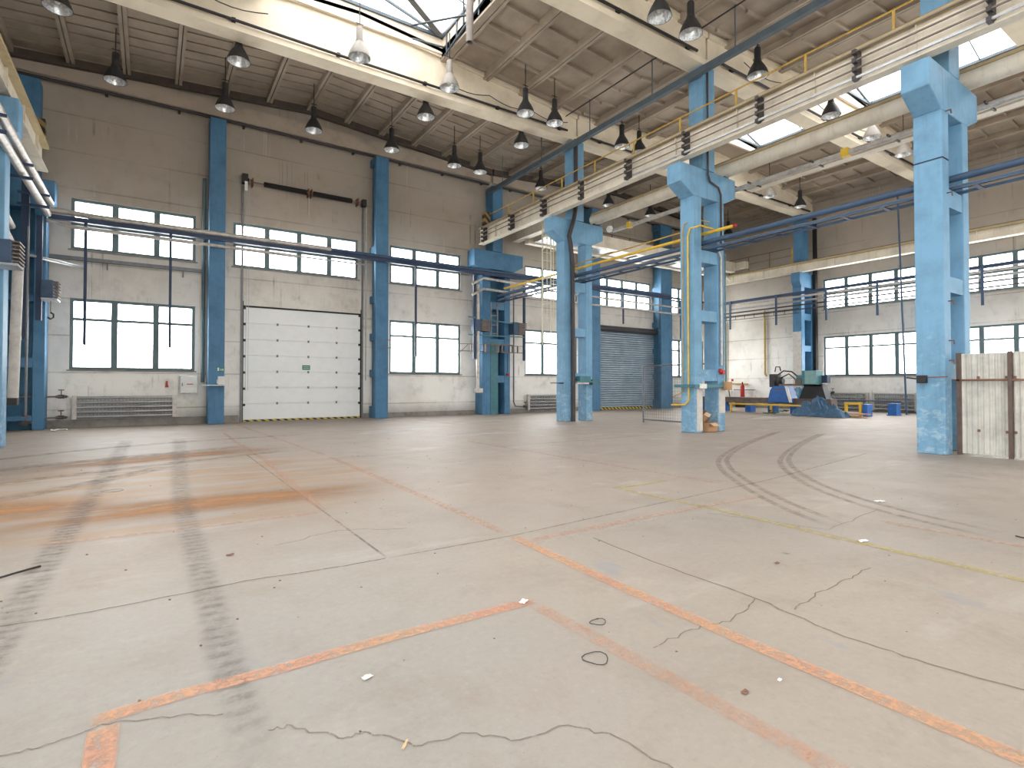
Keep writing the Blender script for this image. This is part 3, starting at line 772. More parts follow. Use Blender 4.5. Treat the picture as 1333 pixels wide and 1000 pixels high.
# parked bridge crane against the far wall, right bay
bc = thing('bridge_crane', 'cream overhead bridge crane parked high against the far wall of the right bay', 'crane', (22.7, 21, 8.3))
for y in (20.35, 21.75):
    MB().box(15.3, 29.9, y - .16, y + .16, 8.35, 8.95).build('bridge_girder', M['cream_steel'], bc)
for x in (15.12, 30.2):
    MB().box(x - .2, x + .2, 19.6, 22.5, 8.55, 8.95).build('end_carriage', M['cream_steel'], bc)
dk = MB()
for k in range(9): dk.box(15.6 + k * 1.6, 16.9 + k * 1.6, 20.55, 21.55, 8.42, 8.46)
dk.build('deck_plates', M['galv'], bc)
hrx = MB().tube([(15.6, 21.95, 9.75), (29.6, 21.95, 9.75)], .02, 6).tube([(15.6, 21.95, 9.35), (29.6, 21.95, 9.35)], .015, 6)
for k in range(11): hrx.box(15.6 + k * 1.4, 15.64 + k * 1.4, 21.93, 21.97, 8.95, 9.76)
hrx.build('railing', M['rust'], bc)
MB().bar((15.9, 20.35, 7.9), (18, 20.35, 8.35), .1).build('brace', M['cream_steel'], bc)
MB().bar((28, 20.35, 8.35), (29.6, 20.35, 7.9), .1).build('brace', M['cream_steel'], bc)
MB().box(19.2, 19.55, 20.9, 21.2, 9.0, 9.5).build('motor', M['dark'], bc)

# right wall walkway railing
rr = thing('hand_rail', 'rusty railing above the cream girder on the right wall near the corner', 'railing', (30.35, 19.6, 8.25))
MB().tube([(30.45, 16.9, 9.25), (30.45, 22.4, 9.25)], .02, 6).build('top_rail', M['rust'], rr)
MB().tube([(30.45, 16.9, 8.8), (30.45, 22.4, 8.8)], .015, 6).build('mid_rail', M['rust'], rr)
for k in range(5): MB().box(30.43, 30.47, 16.9 + k * 1.35, 16.94 + k * 1.35, 8.25, 9.27).build('post', M['rust'] if k else M['yellow'], rr)

# ------------------------------------------------------------------ high bay lamps
def lamp(x, y, label, pale, full=True):
    t = thing('high_bay_lamp', label, 'lamp', (x, y, 10.6), 'hanging high bay lamps')
    body = M['lamp_skylit'] if pale else M['lamp_backlit']  # one housing in two colours: dark paints backlight, pale paints skylight
    zt = min(zr(x), 12.3) - .0
    s = MB().lathe([(.305, 0), (.298, .04), (.262, .15), (.205, .27), (.145, .37), (.1, .45)], (x, y, 10.6), 20)
    s.build('shade', body, t)
    MB().lathe([(.296, .005), (.288, .045), (.25, .15), (.192, .265), (.13, .36), (.08, .42), (0, .43)], (x, y, 10.6), 20).build('reflector', M['mirror'], t)
    MB().lathe([(0, .86), (.075, .86), (.095, .83), (.095, .47), (.11, .47), (.11, .44)], (x, y, 10.6), 14).build('ballast_housing', body, t)
    MB().lathe([(0, .1), (.05, .13), (.07, .2), (.05, .28), (.03, .4)], (x, y, 10.6), 12).build('bulb', M['white'], t)
    MB().bar((x, y, 11.46), (x, y, zt + .02), .022).bar((x - .1, y, 11.56), (x + .1, y, 11.56), .02).build('hanger', M['dark'], t)
ORD = ['first', 'second', 'third', 'fourth', 'fifth', 'sixth']
rowsL = [(20.2, [-1, 1.95, 4.8, 7.75, 10.5, 11.75], False, 'dark bell lamp, %s from the left in the far row of the left bay'),
         (17.05, [-2, 1.98, 7.76, 11.74], False, 'dark bell lamp beyond the far roof beam of the left bay, %s from left'),
         (14.95, [4.78, 7.6, 10.47, 11.72], True, 'bell lamp before the far roof beam of the left bay, %s from left'),
         (9.15, [10.5, 11.7], False, 'bell lamp at the top of the photo near the logo side of the left bay, %s from the left')]
for y, xs, pale, lb in rowsL:
    for k, x in enumerate(xs):
        lamp(x, y, lb % ORD[k] if y > 10 else 'dark bell lamp near the second roof beam of the left bay, %s from left' % ORD[k], pale and k < 2)
rowsR = [(20.3, [15.1, 19.4, 22.5, 29.4], 'bell lamp in the far row, right bay, %s from left'),
         (15.0, [15.05, 16.0, 25.05, 27.8], 'bell lamp before the far roof beam, right bay, %s from left'),
         (9.3, [14.95, 19.25, 22.25, 24.95, 27.8], 'bell lamp before the second roof beam, right bay, %s from left')]
for y, xs, lb in rowsR:
    for k, x in enumerate(xs):
        pale = (y == 15.0 and k == 2) or (y == 9.3 and k in (2, 3))
        lamp(x, y, ('pale grey ' if pale else 'dark ') + lb % ORD[k], pale)

# ------------------------------------------------------------------ sectional door
d1 = sempty('door_1', (5.15, YA, 0))
x0, x1 = 2.9, 7.42
NPN = 7; PH = (4.4 - .07) / NPN
for k in range(NPN):
    z0 = .07 + k * PH
    p = MB().box(x0, x1, YA + .04, YA + .1, z0 + .006, z0 + PH - .006)
    for j in range(1, 5): p.box(x0, x1, YA + .036, YA + .04, z0 + j * PH / 5 - .003, z0 + j * PH / 5 + .003)
    o = p.build('door_panel', M['door_white'], d1)
    if k:
        for fx in (.27, .53, .78): MB().box(x0 + (x1 - x0) * fx - .035, x0 + (x1 - x0) * fx + .035, YA + .02, YA + .04, z0 - .045, z0 + .045).build('hinge', M['grey_steel'], o, .008)
    for sx in (x0 + .03, x1 - .03): MB().box(sx - .05, sx + .05, YA - .01, YA + .04, z0 + PH - .09, z0 + PH).build('roller_bracket', M['dark'], o)
MB().box(x0, x1, YA + .1, YA + .12, 0.0, 4.42).build('backing', M['door_white'], d1)
MB().box(x0, x1, YA + .03, YA + .09, 0.005, .07).build('bottom_seal', M['hazard'], d1)
for sx in (x0 - .1, x1 + .03): MB().box(sx, sx + .07, YA - .07, YA + .0, 0, 9.0).build('track', M['grey_steel'], d1)
MB().box(x0 - .05, x0 + .0, YA - .02, YA + .1, 0, 4.62).box(x1, x1 + .05, YA - .02, YA + .1, 0, 4.62).box(x0, x1, YA - .02, YA + .1, 4.4, 4.45).build('frame', M['rubber'], d1)
sg = MB().box(5.06, 5.36, YA + .022, YA + .035, 2.02, 2.2).build('door_sign', M['green'], d1)
MB().box(5.09, 5.33, YA + .018, YA + .022, 2.13, 2.15).box(5.09, 5.33, YA + .018, YA + .022, 2.07, 2.09).build('sign_lettering', M['white'], sg)
sh = MB().tube([(3.0, YA - .25, 9.15), (7.4, YA - .25, 9.15)], .02, 8).build('spring_shaft', M['brown_steel'], d1)
def spring(a, b):
    m = MB(); n = int((b - a) / .05)
    prof = []
    pts = [(a + (b - a) * k / (n * 2), YA - .25, 9.15) for k in range(n * 2 + 1)]
    m.tube(pts, [.1 if k % 2 else .088 for k in range(n * 2 + 1)], 12)
    m.build('torsion_spring', M['rubber'], d1)
spring(3.55, 5.12); spring(5.38, 6.95)
for sx in (3.15, 5.2, 5.32, 7.2): MB().box(sx - .02, sx + .02, YA - .32, YA, 9.0, 9.3).build('shaft_bracket', M['rust'], d1)
MB().box(2.78, 2.98, YA - .35, YA - .1, 9.05, 9.4).lathe([(.0, -.06), (.13, -.06), (.13, .06), (0, .06)], (2.9, YA - .22, 9.2), 12).build('chain_hoist', M['dark'], d1)
MB().box(7.38, 7.55, YA - .35, YA - .1, 9.0, 9.28).build('cable_drum', M['dark'], d1)
MB().box(2.86, 2.96, YA - .37, YA - .35, 8.75, 9.1).build('hoist_cover', M['white'], d1)
MB().bar((2.95, YA - .25, 9.0), (2.95, YA - .25, 1.2), .012).bar((3.03, YA - .25, 9.0), (3.03, YA - .25, 1.2), .012).build('chain', M['galv'], d1)
# ------------------------------------------------------------------ roller shutter
d2 = sempty('door_2', (23.4, YA, 0))
c = MB(); N = 34; zt = 4.45
prof = []
for k in range(N):
    for j in range(5):
        t = j / 5; z = .12 + (zt - .12) * (k + t) / N
        prof.append((math.sin(t * PI) * .05, z))
prof.append((0, zt))
i0 = 0
for d, z in prof:
    c.v += [(20.98, YA - .02 - d, z), (25.8, YA - .02 - d, z)]
for k in range(len(prof) - 1): c.f.append((2 * k, 2 * k + 1, 2 * k + 3, 2 * k + 2))
c.build('shutter_curtain', M['slats'], d2)
MB().box(20.95, 25.85, YA + .02, YA + .05, 0, 4.6).build('backing', M['shutter'], d2)
MB().box(20.98, 25.8, YA - .05, YA, .0, .12).build('bottom_seal', M['hazard'], d2)
MB().box(20.85, 21.0, YA - .12, YA, 0, 4.45).box(25.78, 25.9, YA - .12, YA, 0, 4.45).build('guide', M['galv'], d2)
MB().tube([(20.75, YA - .22, 4.62), (26.0, YA - .22, 4.62)], .17, 16).build('roller_housing', M['dark_pipe'], d2)
MB().box(23.5, 23.75, YA - .055, YA - .05, 2.0, 2.1).build('door_sign', M['green'], d2)

# ------------------------------------------------------------------ pipe rack on the far wall
def pipe(pts, r, m, label, name='pipe', cat='pipe'):
    return tag(MB().tube(pts, r, 12).build(name, m), label, cat)
yr = 21.95
pcA = thing('pipe_channel', 'long dark blue steel channel with hanging posts across the far wall windows', 'channel', (11.6, yr, 6.5))
MB().box(-2.72, 26, yr - .06, yr + .1, 6.58, 6.72).build('channel', M['navy'], pcA)
pipe([(-2.72, yr + .05, 6.88), (-1.5, yr + .02, 6.82), (5.9, yr, 6.81)], .09, M['silver'], 'thick beige insulated pipe on the blue channel in front of the left windows')
pipe([(5.9, yr, 6.8), (13, yr, 6.8), (16.2, yr, 6.8), (26, yr, 6.8)], .075, M['pipe_blue'], 'dark blue pipe on the channel continuing right past the wall columns')
pipe([(-2.75, yr - .06, 6.5), (-2.1, yr - .12, 6.38), (4.6, yr - .12, 6.34)], .06, M['silver'], 'thinner beige pipe below the blue channel across the left windows')
pipe([(4.6, yr - .12, 6.34), (7.3, yr - .12, 6.34)], .03, M['galv'], 'thin grey pipe end in front of the window above the white door')
pipe([(14.9, yr - .1, 6.2), (20, yr - .1, 6.15), (27, yr - .1, 6.1)], .05, M['silver'], 'pale pipe below the blue channel in the right bay, upper one')
pipe([(14.9, yr - .1, 5.75), (20, yr - .1, 5.72), (27, yr - .1, 5.7)], .05, M['silver'], 'pale pipe below the blue channel in the right bay, lower one')
pipe([(26, yr, 6.68), (30, yr - .2, 6.6), (29.9, 21.2, 6.5)], .06, M['pipe_blue'], 'dark blue pipe turning into the far right corner')
for x, zb, lb in ((-1.8, 2.68, 'in front of the left pane of the leftmost windows'), (.5, 2.68, 'in front of the right pane of the leftmost windows'), (9.55, 2.62, 'in front of the windows right of the white door'),
                  (22.1, 4.85, 'in front of the windows above the grey shutter'), (25.1, 4.7, 'right of the windows above the grey shutter'), (27.0, 4.2, 'near the right end of the far wall')):
    MB().box(x - .04, x + .04, yr - .02, yr + .05, zb, 6.6).build('post', M['navy'], pcA)
tag(MB().box(-3.3, 1.6, YA - .12, YA - .0, 5.52, 5.64).box(-1.3, -1.27, YA - .1, YA, 5.3, 5.52).box(.9, .93, YA - .1, YA, 5.3, 5.52).build('wall_channel', M['grey_steel']), 'grey blue channel on the wall below the leftmost upper window', 'channel')
# lattice cable rack
lr = thing('cable_rack', 'narrow steel lattice rack crossing the wall left and right of the back blue column', 'rack', (11.8, 21.9, 3.1))
for z in (2.98, 3.3): MB().bar((7.95, 21.95, z), (15.3, 21.95, z), .025).build('rail', M['brown_steel'], lr)
for x in (8.9, 10.2, 11.3, 12.3, 12.95, 13.6, 14.4, 14.9): MB().bar((x, 21.95, 2.98), (x, 21.95, 3.3), .03 if x < 12 else .05).build('strut', M['brown_steel'], lr)
MB().bar((11.6, 21.95, 2.8), (12.15, 21.95, 3.3), .025).build('brace', M['brown_steel'], lr)
for xa, xb in ((13.0, 13.7), (13.9, 14.5)):
    MB().bar((xa, 21.8, 2.96), (xb, 21.8, 2.96), .04).bar((xa, 21.8, 3.32), (xb, 21.8, 3.32), .04).bar((xa, 21.8, 2.96), (xa, 21.8, 3.32), .06).bar((xb, 21.8, 2.96), (xb, 21.8, 3.32), .06).build('frame', M['brown_steel'], lr)
la = MB()
for x in (13.35, 13.7): la.bar((x, 21.9, 3.7), (x, 21.9, 5.3), .05)
for z in (3.85, 4.25, 4.7, 5.1): la.bar((13.35, 21.9, z), (13.7, 21.9, z), .04)
la.bar((13.6, 21.9, 5.1), (14.2, 21.8, 5.45), .05)
tag(la.build('steel_bracket', M['grey_steel']), 'small grey ladder-like bracket on the back blue column', 'bracket')
tag(MB().bar((12.1, 21.85, 4.55), (15.3, 21.85, 4.32), .05).bar((12.1, 21.85, 3.72), (15.3, 21.85, 3.75), .05).build('heater_bracket', M['teal']), 'two dark green bars holding the heaters on the back blue column', 'bracket')
tag(MB().tube([(12.6, 21.85, 6.1), (12.6, 21.85, 1.25)], .085, 12).box(12.5, 12.85, 21.8, 22.1, 1.05, 1.25).build('pipe', M['silver']), 'vertical silver wrapped pipe beside the back blue column', 'pipe')
MB().box(12.38, 12.5, 21.85, 21.95, 2.6, 6.5).build('post', M['navy'], pcA)
MB().box(15.2, 15.3, 21.85, 21.95, 2.6, 6.5).build('post', M['navy'], pcA)
pipe([(15.1, 22.6, 6.2), (15.1, 22.6, .55), (15.2, 22.6, .35), (15.7, 22.6, .3)], .035, M['grey_steel'], 'thin grey vertical pipe right of the back blue column')
for k, z in enumerate((6.35, 5.85)):
    pipe([(12.1, 21.5, z - .35), (12.75, 21.6, z), (15.6, 21.7, z - .05)], .06, M['silver'], ['upper', 'lower'][k] + ' bent silver pipe wrapping around the back blue column')

def heater(x, y, z, s, d, label, face='x'):
    t = thing('unit_heater', label, 'heater', (x, y, z), 'wall unit heaters')
    if face == 'x':
        MB().box(x, x + .5 * d, y - .3, y + .3, z, z + s).build('casing', M['pipe_blue'], t, .03)
        l = MB()
        for k in range(6): l.box(x + .5 * d, x + .5 * d + .12, y - .3, y + .3, z + .03 + k * s / 6, z + .06 + k * s / 6)
        l.build('louvers', M['brown_steel'], t)
        MB().box(x + .02, x + .5 * d + .1, y - .33, y + .33, z - .05, z).build('tray', M['galv'], t)
    else:
        MB().box(x, x + .28, y, y + .5, z, z + s).build('casing', M['pipe_blue'], t, .03)
        l = MB()
        for k in range(7): l.box(x + .28, x + .75, y - .02, y + .4, z + .02 + k * s / 7, z + .06 + k * s / 7)
        l.box(x + .3, x + .72, y + .05, y + .38, z + .02, z + s - .02)
        l.build('louvers', M['brown_steel'], t)
    return t
heater(-2.76, 15.5, 3.95, .5, .6, 'blue unit heater with louvers at the left edge of the photo')
heater(-2.78, 21.4, 4.0, .55, .6, 'blue unit heater with louvers left of the leftmost windows')
heater(12.45, 21.75, 3.9, .55, 1, 'blue louvered unit heater on the left side of the back blue column', 'y')
heater(14.55, 21.75, 3.85, .6, 1, 'blue louvered unit heater on the right side of the back blue column', 'y')
hk = MB().bar((-2.57, 21.4, 3.95), (-2.57, 21.4, 3.6), .015).tube([(-2.57, 21.4, 3.6), (-2.5, 21.4, 3.55), (-2.5, 21.4, 3.45), (-2.57, 21.4, 3.4), (-2.64, 21.4, 3.45)], .025, 8)
tag(hk.build('hook', M['dark']), 'dark hook hanging below the heater near the leftmost windows', 'hook')

# left edge pipework
for k, z in enumerate((7.02, 6.68)):
    x = -2.66 - .06 * k
    pipe([(x, -8, z), (x, 21.8, z)], .095, M['silver'], ['upper', 'lower'][k] + ' silver wrapped pipe running along the left crane columns')
br = thing('pipe_bracket', 'dark blue brackets holding the two silver pipes on the left', 'bracket', (-2.9, 18, 6.8))
for y in (17.8, 14.8, 20.4):
    MB().box(-3.2, -2.5, y - .03, y + .03, 6.5, 6.57).box(-3.2, -2.5, y - .03, y + .03, 6.84, 6.9).build('arm', M['navy'], br)
for k, z in enumerate((5.9, 5.45)):
    pipe([(-3.5, 17.0, z + .9), (-3.35, 20.6, z)], .09, M['silver'], ['upper', 'lower'][k] + ' silver pipe behind the dark blue posts at the left')
wp_ = tag(MB().tube([(-3.1, 20.0, 4.75), (-3.17, 20.0, 1.05)], .12, 14).lathe([(.13, -.06), (.13, .06), (.1, .08)], (-3.14, 20, 2.7), 14).build('pipe', M['off_white']), 'thick white cloth-wrapped vertical pipe at the left', 'pipe')
MB().box(-3.28, -3.06, 19.85, 20.15, .85, 1.05).build('pipe_foot', M['dark_pipe'], wp_, .02)
tag(MB().box(-3.2, -3.02, 20.9, 21.05, 2.75, 7.5).build('drop_post', M['navy']), 'dark blue steel post left of the far left heater, left one of two', 'post')
tag(MB().box(-2.92, -2.78, 21.35, 21.5, 3.35, 6.5).build('drop_post', M['navy']), 'dark blue steel post in front of the far left heater, right one of two', 'post')
pipe([(-3.02, 20.8, 6.0), (-3.02, 20.8, .42)], .03, M['grey_steel'], 'thin grey vertical pipe beside the white wrapped pipe')
pipe([(-4.2, 20.5, 5.2), (-3.0, 21.3, 5.25), (-1.9, 22.75, 5.28)], .05, M['galv'], 'slanting pale bar from the left columns to the wall channel')
vp = MB()
for z in (.36, 1.03): vp.tube([(-4.2, 22.1, z), (-2.25, 22.6, z)], .025, 8)
tag(vp.build('supply_pipes', M['brown_steel']), 'pair of thin heating pipes feeding the leftmost radiator', 'pipe')
def valve(x, y, z, label):
    t = thing('valve', label, 'valve', (x, y, z), 'radiator valves')
    MB().box(x - .08, x + .08, y - .06, y + .06, z - .06, z + .06).tube([(x - .14, y, z), (x + .14, y, z)], .045, 8).build('body', M['dark_pipe'], t, .01)
    MB().tube([(x, y, z + .05), (x, y, z + .2)], .015, 6).lathe([(.07, .2), (.085, .215), (.07, .23)], (x, y, z), 12).build('handwheel', M['rust'], t)
valve(-2.42, 22.6, 1.03, 'upper dark valve left of the leftmost radiator')
valve(-2.42, 22.6, .36, 'lower dark valve left of the leftmost radiator')
valve(-3.02, 20.8, .3, 'small valve near the floor at the left columns')
valve(15.8, 22.6, .32, 'small valve near the floor left of the radiator beyond the back column')
valve(31.35, 15.2, 1.0, 'valve above the radiators on the right wall')

def radiator(axis, a0, a1, c, z0, z1, label, n=5):
    t = thing('radiator', label, 'radiator', ((a0 + a1) / 2, c, z0) if axis == 'x' else (c, (a0 + a1) / 2, z0), 'pipe register radiators')
    def P(a, d, z): return (a, c + d, z) if axis == 'x' else (c + d, a, z)
    for k in range(n):
        z = z0 + .05 + (z1 - z0 - .1) * k / (n - 1)
        MB().tube([P(a0, 0, z), P(a1, 0, z)], .05, 10).build('tube', M['galv'] if k % 1 == 0 else M['rust'], t)
    for a in (a0, a1):
        m = MB(); p, q = P(a - .06, -.07, z0 - .02), P(a + .06, .07, z1 + .02)
        m.box(min(p[0], q[0]), max(p[0], q[0]), min(p[1], q[1]), max(p[1], q[1]), p[2], q[2]); m.build('header', M['silver'], t)
    m = MB(); nf = int((a1 - a0) / .1)
    for k in range(nf):
        a = a0 + .1 + (a1 - a0 - .2) * k / max(1, nf - 1)
        p, q = P(a - .006, .0, z0 + .02), P(a + .006, .06, z1 - .04)
        m.box(min(p[0], q[0]), max(p[0], q[0]), min(p[1], q[1]), max(p[1], q[1]), p[2], q[2])
    m.build('fins', M['kerb'], t)
radiator('x', -2.1, .68, YA - .15, .3, 1.03, 'long grey pipe radiator under the leftmost lower window')
radiator('x', 16.1, 18.9, YA - .15, .15, .9, 'pipe radiator under the window beyond the back blue column')
radiator('y', 13.5, 15.9, XB - .16, .12, .98, 'pipe radiator on the right wall next to the cutting machine')
radiator('y', 11.3, 13.2, XB - .16, .12, .98, 'pipe radiator on the right wall left of the large near column')
# small wall items
fc = thing('fire_cabinet', 'white fire hose cabinet with red lettering on the wall left of the slim column', 'cabinet', (1.12, YA - .12, 1.1))
MB().box(.84, 1.4, YA - .18, YA, 1.1, 1.74).build('body', M['galv'], fc, .01)
MB().box(.87, 1.37, YA - .2, YA - .18, 1.13, 1.71).build('door', M['white'], fc, .005)
MB().box(1.05, 1.25, YA - .205, YA - .2, 1.42, 1.45).build('lettering', M['red'], fc)
MB().box(.9, .92, YA - .215, YA - .2, 1.36, 1.48).build('handle', M['dark'], fc)
tag(MB().prism([(.40, 1.32), (.51, 1.32), (.485, 1.42), (.475, 1.55), (.43, 1.55)], YA - .04, YA).build('red_tag', M['red']), 'small red marker on the wall under the leftmost lower window', 'marker')
es = thing('exit_sign', 'green and white exit sign on the slim blue wall column', 'sign', (2.05, 22.19, 1.95))
MB().box(1.96, 2.19, 22.18, 22.2, 1.9, 2.04).build('panel', M['green'], es)
MB().box(1.97, 2.03, 22.175, 22.18, 1.91, 2.03).box(2.07, 2.1, 22.175, 22.18, 1.92, 2.0).box(2.13, 2.16, 22.175, 22.18, 1.92, 2.0).build('pictogram', M['white'], es)
tag(MB().box(1.98, 2.2, 22.1, 22.2, 1.42, 1.72).box(1.95, 1.98, 22.12, 22.2, 1.45, 1.6).build('switch_box', M['white'], None, .01), 'white switch box low on the slim blue wall column', 'box')
tag(MB().box(1.5, 2.22, 21.98, 22.19, 1.38, 1.41).build('wall_shelf', M['white'], None, .005), 'thin white shelf across the slim blue wall column', 'shelf')
pipe([(1.55, YA - .1, 9.0), (1.55, YA - .1, 1.5)], .06, M['frame'], 'dark vertical duct just left of the slim blue wall column', 'duct', 'duct')
pipe([(7.62, YA - .1, 9.0), (7.62, YA - .1, 1.6)], .03, M['off_white'], 'pale conduit right of the white sectional door')

# ------------------------------------------------------------------ row pipes, trays, yellow gas pipes
tr = thing('cable_tray', 'blue cable tray with rungs running through the crane columns', 'tray', (14.0, 10, 5.5))
for x in (13.74, 14.2): MB().box(x - .02, x + .02, .2, 22.1, 5.43, 5.49).build('side_rail', M['pipe_blue'], tr)
for k in range(26): MB().box(13.76, 14.18, .5 + k * .84, .58 + k * .84, 5.43, 5.46).build('rung', M['navy'], tr)
pipe([(13.82, -1, 5.68), (13.82, 22.0, 5.68)], .075, M['pipe_blue'], 'thick blue pipe above the tray through the column row')
pipe([(13.96, -1, 5.54), (13.96, 22.0, 5.54)], .035, M['silver'], 'thin bright pipe lying in the blue tray through the column row')
pipe([(14.17, -1, 5.58), (14.17, 22.0, 5.58)], .045, M['navy'], 'dark blue pipe on the right of the tray through the column row')
yp = pipe([(13.9, 9.4, 5.98), (13.9, 21.6, 5.98)], .05, M['yellow'], 'yellow gas pipe between the crane columns')
MB().tube([(13.9, 9.42, 5.98), (13.9, 9.34, 5.98)], .052, 12).build('pipe_cap', M['red'], yp)
pipe([(13.75, 10.2, 6.18), (13.75, 16.4, 6.12)], .022, M['old_yellow'], 'thin yellow pipe just above the yellow gas pipe')

pipe([(13.9, 10.1, 6.05), (13.35, 10.15, 6.08), (13.14, 10.35, 6.0), (13.14, 10.42, 5.8), (13.14, 10.42, .95), (13.14, 10.55, .82), (13.14, 11.05, .8)], .026, M['yellow'], 'yellow gas pipe bending down the middle column, thicker one')
pipe([(13.9, 10.25, 6.3), (13.35, 10.3, 6.3), (13.15, 10.55, 6.2), (13.15, 10.62, 6.0), (13.15, 10.62, 1.2), (13.15, 11.0, 1.05)], .016, M['old_yellow'], 'thin yellow pipe running down the middle column beside the thicker one')
# drain pipes
pipe([(13.66, 16.1, 10.95), (13.66, 16.1, 8.3), (13.6, 16.12, 7.9), (13.34, 16.12, 7.15), (13.42, 16.12, 6.8), (13.52, 16.14, 6.0), (13.56, 16.15, 1.5), (13.56, 16.15, 0)], .085, M['dark_pipe'], 'dark grey rain pipe running down the crane column near the mesh panel', 'rain_pipe')
pipe([(13.8, 10.2, 10.9), (13.8, 10.2, 7.7), (13.9, 10.2, 7.5), (14.3, 10.2, 7.4), (14.42, 10.2, 7.2), (14.42, 10.2, 5.6)], .03, M['dark_pipe'], 'dark conduit bent over the corbel of the middle column', 'conduit')
pipe([(14.25, 10.2, 5.5), (14.4, 10.2, 5.3), (14.4, 10.2, 2.0)], .035, M['silver'], 'pale conduit down the right leg of the middle column', 'conduit')
pipe([(14.6, 10.2, 5.4), (14.6, 10.2, 1.5)], .022, M['teal'], 'thin green conduit at the right edge of the middle column', 'conduit')
tag(MB().box(14.36, 14.46, 10.12, 10.25, 1.72, 1.86).box(14.3, 14.38, 10.15, 10.25, 1.78, 1.9).build('red_socket', M['red'], None, .015), 'red industrial socket on the right leg of the middle column', 'socket')
pipe([(14.43, 22.15, 2.95), (14.43, 22.15, 2.0)], .012, M['dark'], 'thin cable hanging on the right leg of the back blue column', 'cable')
tag(MB().box(14.4, 14.52, 22.08, 22.2, 1.85, 1.98).build('red_socket', M['red'], None, .015), 'red industrial socket on the back blue column', 'socket')
cb = thing('clamp_bar', 'teal steel clamp bar around the middle column with a white box', 'bar', (13.9, 10.15, 1.35))
MB().box(13.08, 14.75, 10.14, 10.22, 1.33, 1.42).box(13.08, 13.16, 10.2, 10.9, 1.33, 1.42).build('bar', M['teal'], cb)
MB().box(13.28, 13.54, 10.08, 10.16, 1.3, 1.44).build('white_box', M['white'], cb, .01)
MB().box(14.45, 14.72, 10.06, 10.2, 1.25, 1.5).build('wood_block', M['card'], cb, .01)
tb3 = thing('tool_shelf', 'teal metal shelf fixed low on the crane column near the mesh panel', 'shelf', (14.0, 16.1, 1.5))
MB().box(13.6, 14.75, 15.95, 16.23, 1.5, 1.56).box(13.75, 14.3, 15.98, 16.2, 1.56, 1.75).box(14.4, 14.75, 15.98, 16.2, 1.42, 1.62).build('box', M['teal'], tb3)
MB().box(13.6, 14.2, 15.96, 16.2, 1.44, 1.5).build('board', M['silver'], tb3)
tag(MB().box(13.02, 13.2, 16.3, 16.4, 1.45, 1.5).bar((12.5, 16.2, 1.48), (13.2, 16.3, 1.48), .03).build('bracket_arm', M['dark']), 'thin dark arm sticking out left of the crane column near the mesh panel', 'bracket')
# white ladder
ld = thing('ladder', 'slim cream caged ladder hanging from the crane girder before the far wall', 'ladder', (13.1, 17.4, 3.0))
for x, y in ((12.98, 17.35), (13.4, 17.35)): MB().bar((x, y, 3.0), (x, y, 7.9), .035).build('side_rail', M['rail_white'], ld)
for k in range(15): MB().bar((12.98, 17.35, 3.1 + k * .33), (13.4, 17.35, 3.1 + k * .33), .018).build('rung', M['rail_white'], ld)
for z in (4.6, 5.6, 6.8):
    MB().tube([(12.98, 17.35, z), (12.85, 17.05, z), (13.0, 16.8, z), (13.35, 16.8, z), (13.52, 17.05, z), (13.4, 17.35, z)], .012, 6).build('hoop', M['rail_white'], ld)
MB().bar((12.9, 16.95, 3.9), (12.9, 16.95, 7.2), .02).bar((13.1, 16.8, 3.9), (13.1, 16.8, 7.2), .02).build('cage_bar', M['rail_white'], ld)

# cable wrap and bracket on large column
tag(MB().box(13.185, 13.2, 4.25, 4.75, 5.98, 6.0).box(13.2, 13.5, 4.235, 4.25, 5.98, 6.0).build('cable', M['dark']), 'thin cable strapped around the large near column', 'cable')
gb = thing('gate_latch', 'dark latch bracket and thin rod on the large near column', 'latch', (13.15, 4.6, 1.5))
MB().box(13.08, 13.2, 4.54, 4.7, 1.44, 1.6).build('plate', M['dark'], gb, .01)
MB().bar((13.15, 4.62, 1.55), (13.1, 4.18, 1.57), .02).build('rod', M['rust'], gb)
for k, z in enumerate((6.98, 5.3, 3.1, 2.3, 1.9)):
    tag(MB().tube([(13.42, 4.25, z), (13.42, 4.17, z), (13.42, 4.16, z - .08)], .014, 6).build('hook', M['rust']), ['topmost', 'second', 'third', 'fourth', 'lowest'][k] + ' rusty hook on the front of the large near column', 'hook')

# ------------------------------------------------------------------ corrugated fence
cf = thing('corrugated_fence', 'galvanised corrugated sheet fence beside the large near column', 'fence', (13.7, 3, 0))
def corr(y0, y1, z0, z1, x):
    m = MB(); n = int(abs(y1 - y0) / .012)
    for k in range(n + 1):
        y = y0 + (y1 - y0) * k / n; ph = (y % .09) / .09
        t = max(-1, min(1, 2.2 * math.sin(ph * 2 * PI))); xx = x + .011 * t
        m.v += [(xx, y, z0), (xx, y, z1)]
    for k in range(n): m.f.append((2 * k, 2 * k + 1, 2 * k + 3, 2 * k + 2))
    m.smooth = True
    return m
for k, y in enumerate((4.12, 3.3, 2.42, 1.54, .66)):
    corr(y - .92, y, .03, 2.03 + .01 * (k % 2), 13.66 + .003 * (k % 2)).build('sheet', M['corr'], cf)
for y in (4.16, 3.36, 2.2, 1.0): MB().box(13.55 if y < 4 else 13.58, 13.64 if y < 4 else 13.72, y - .03, y + .03, 0, 2.05).build('fence_post', M['post_brown'], cf)
MB().bar((13.6, 4.25, 1.5), (13.6, -.3, 1.5), .04).build('rail', M['rust'], cf)
for y in (3.85, 3.42, 3.3):
    for z in (.5, 1.55): MB().box(13.61, 13.64, y - .02, y + .02, z - .025, z + .025).build('bolt_plate', M['rust'], cf)

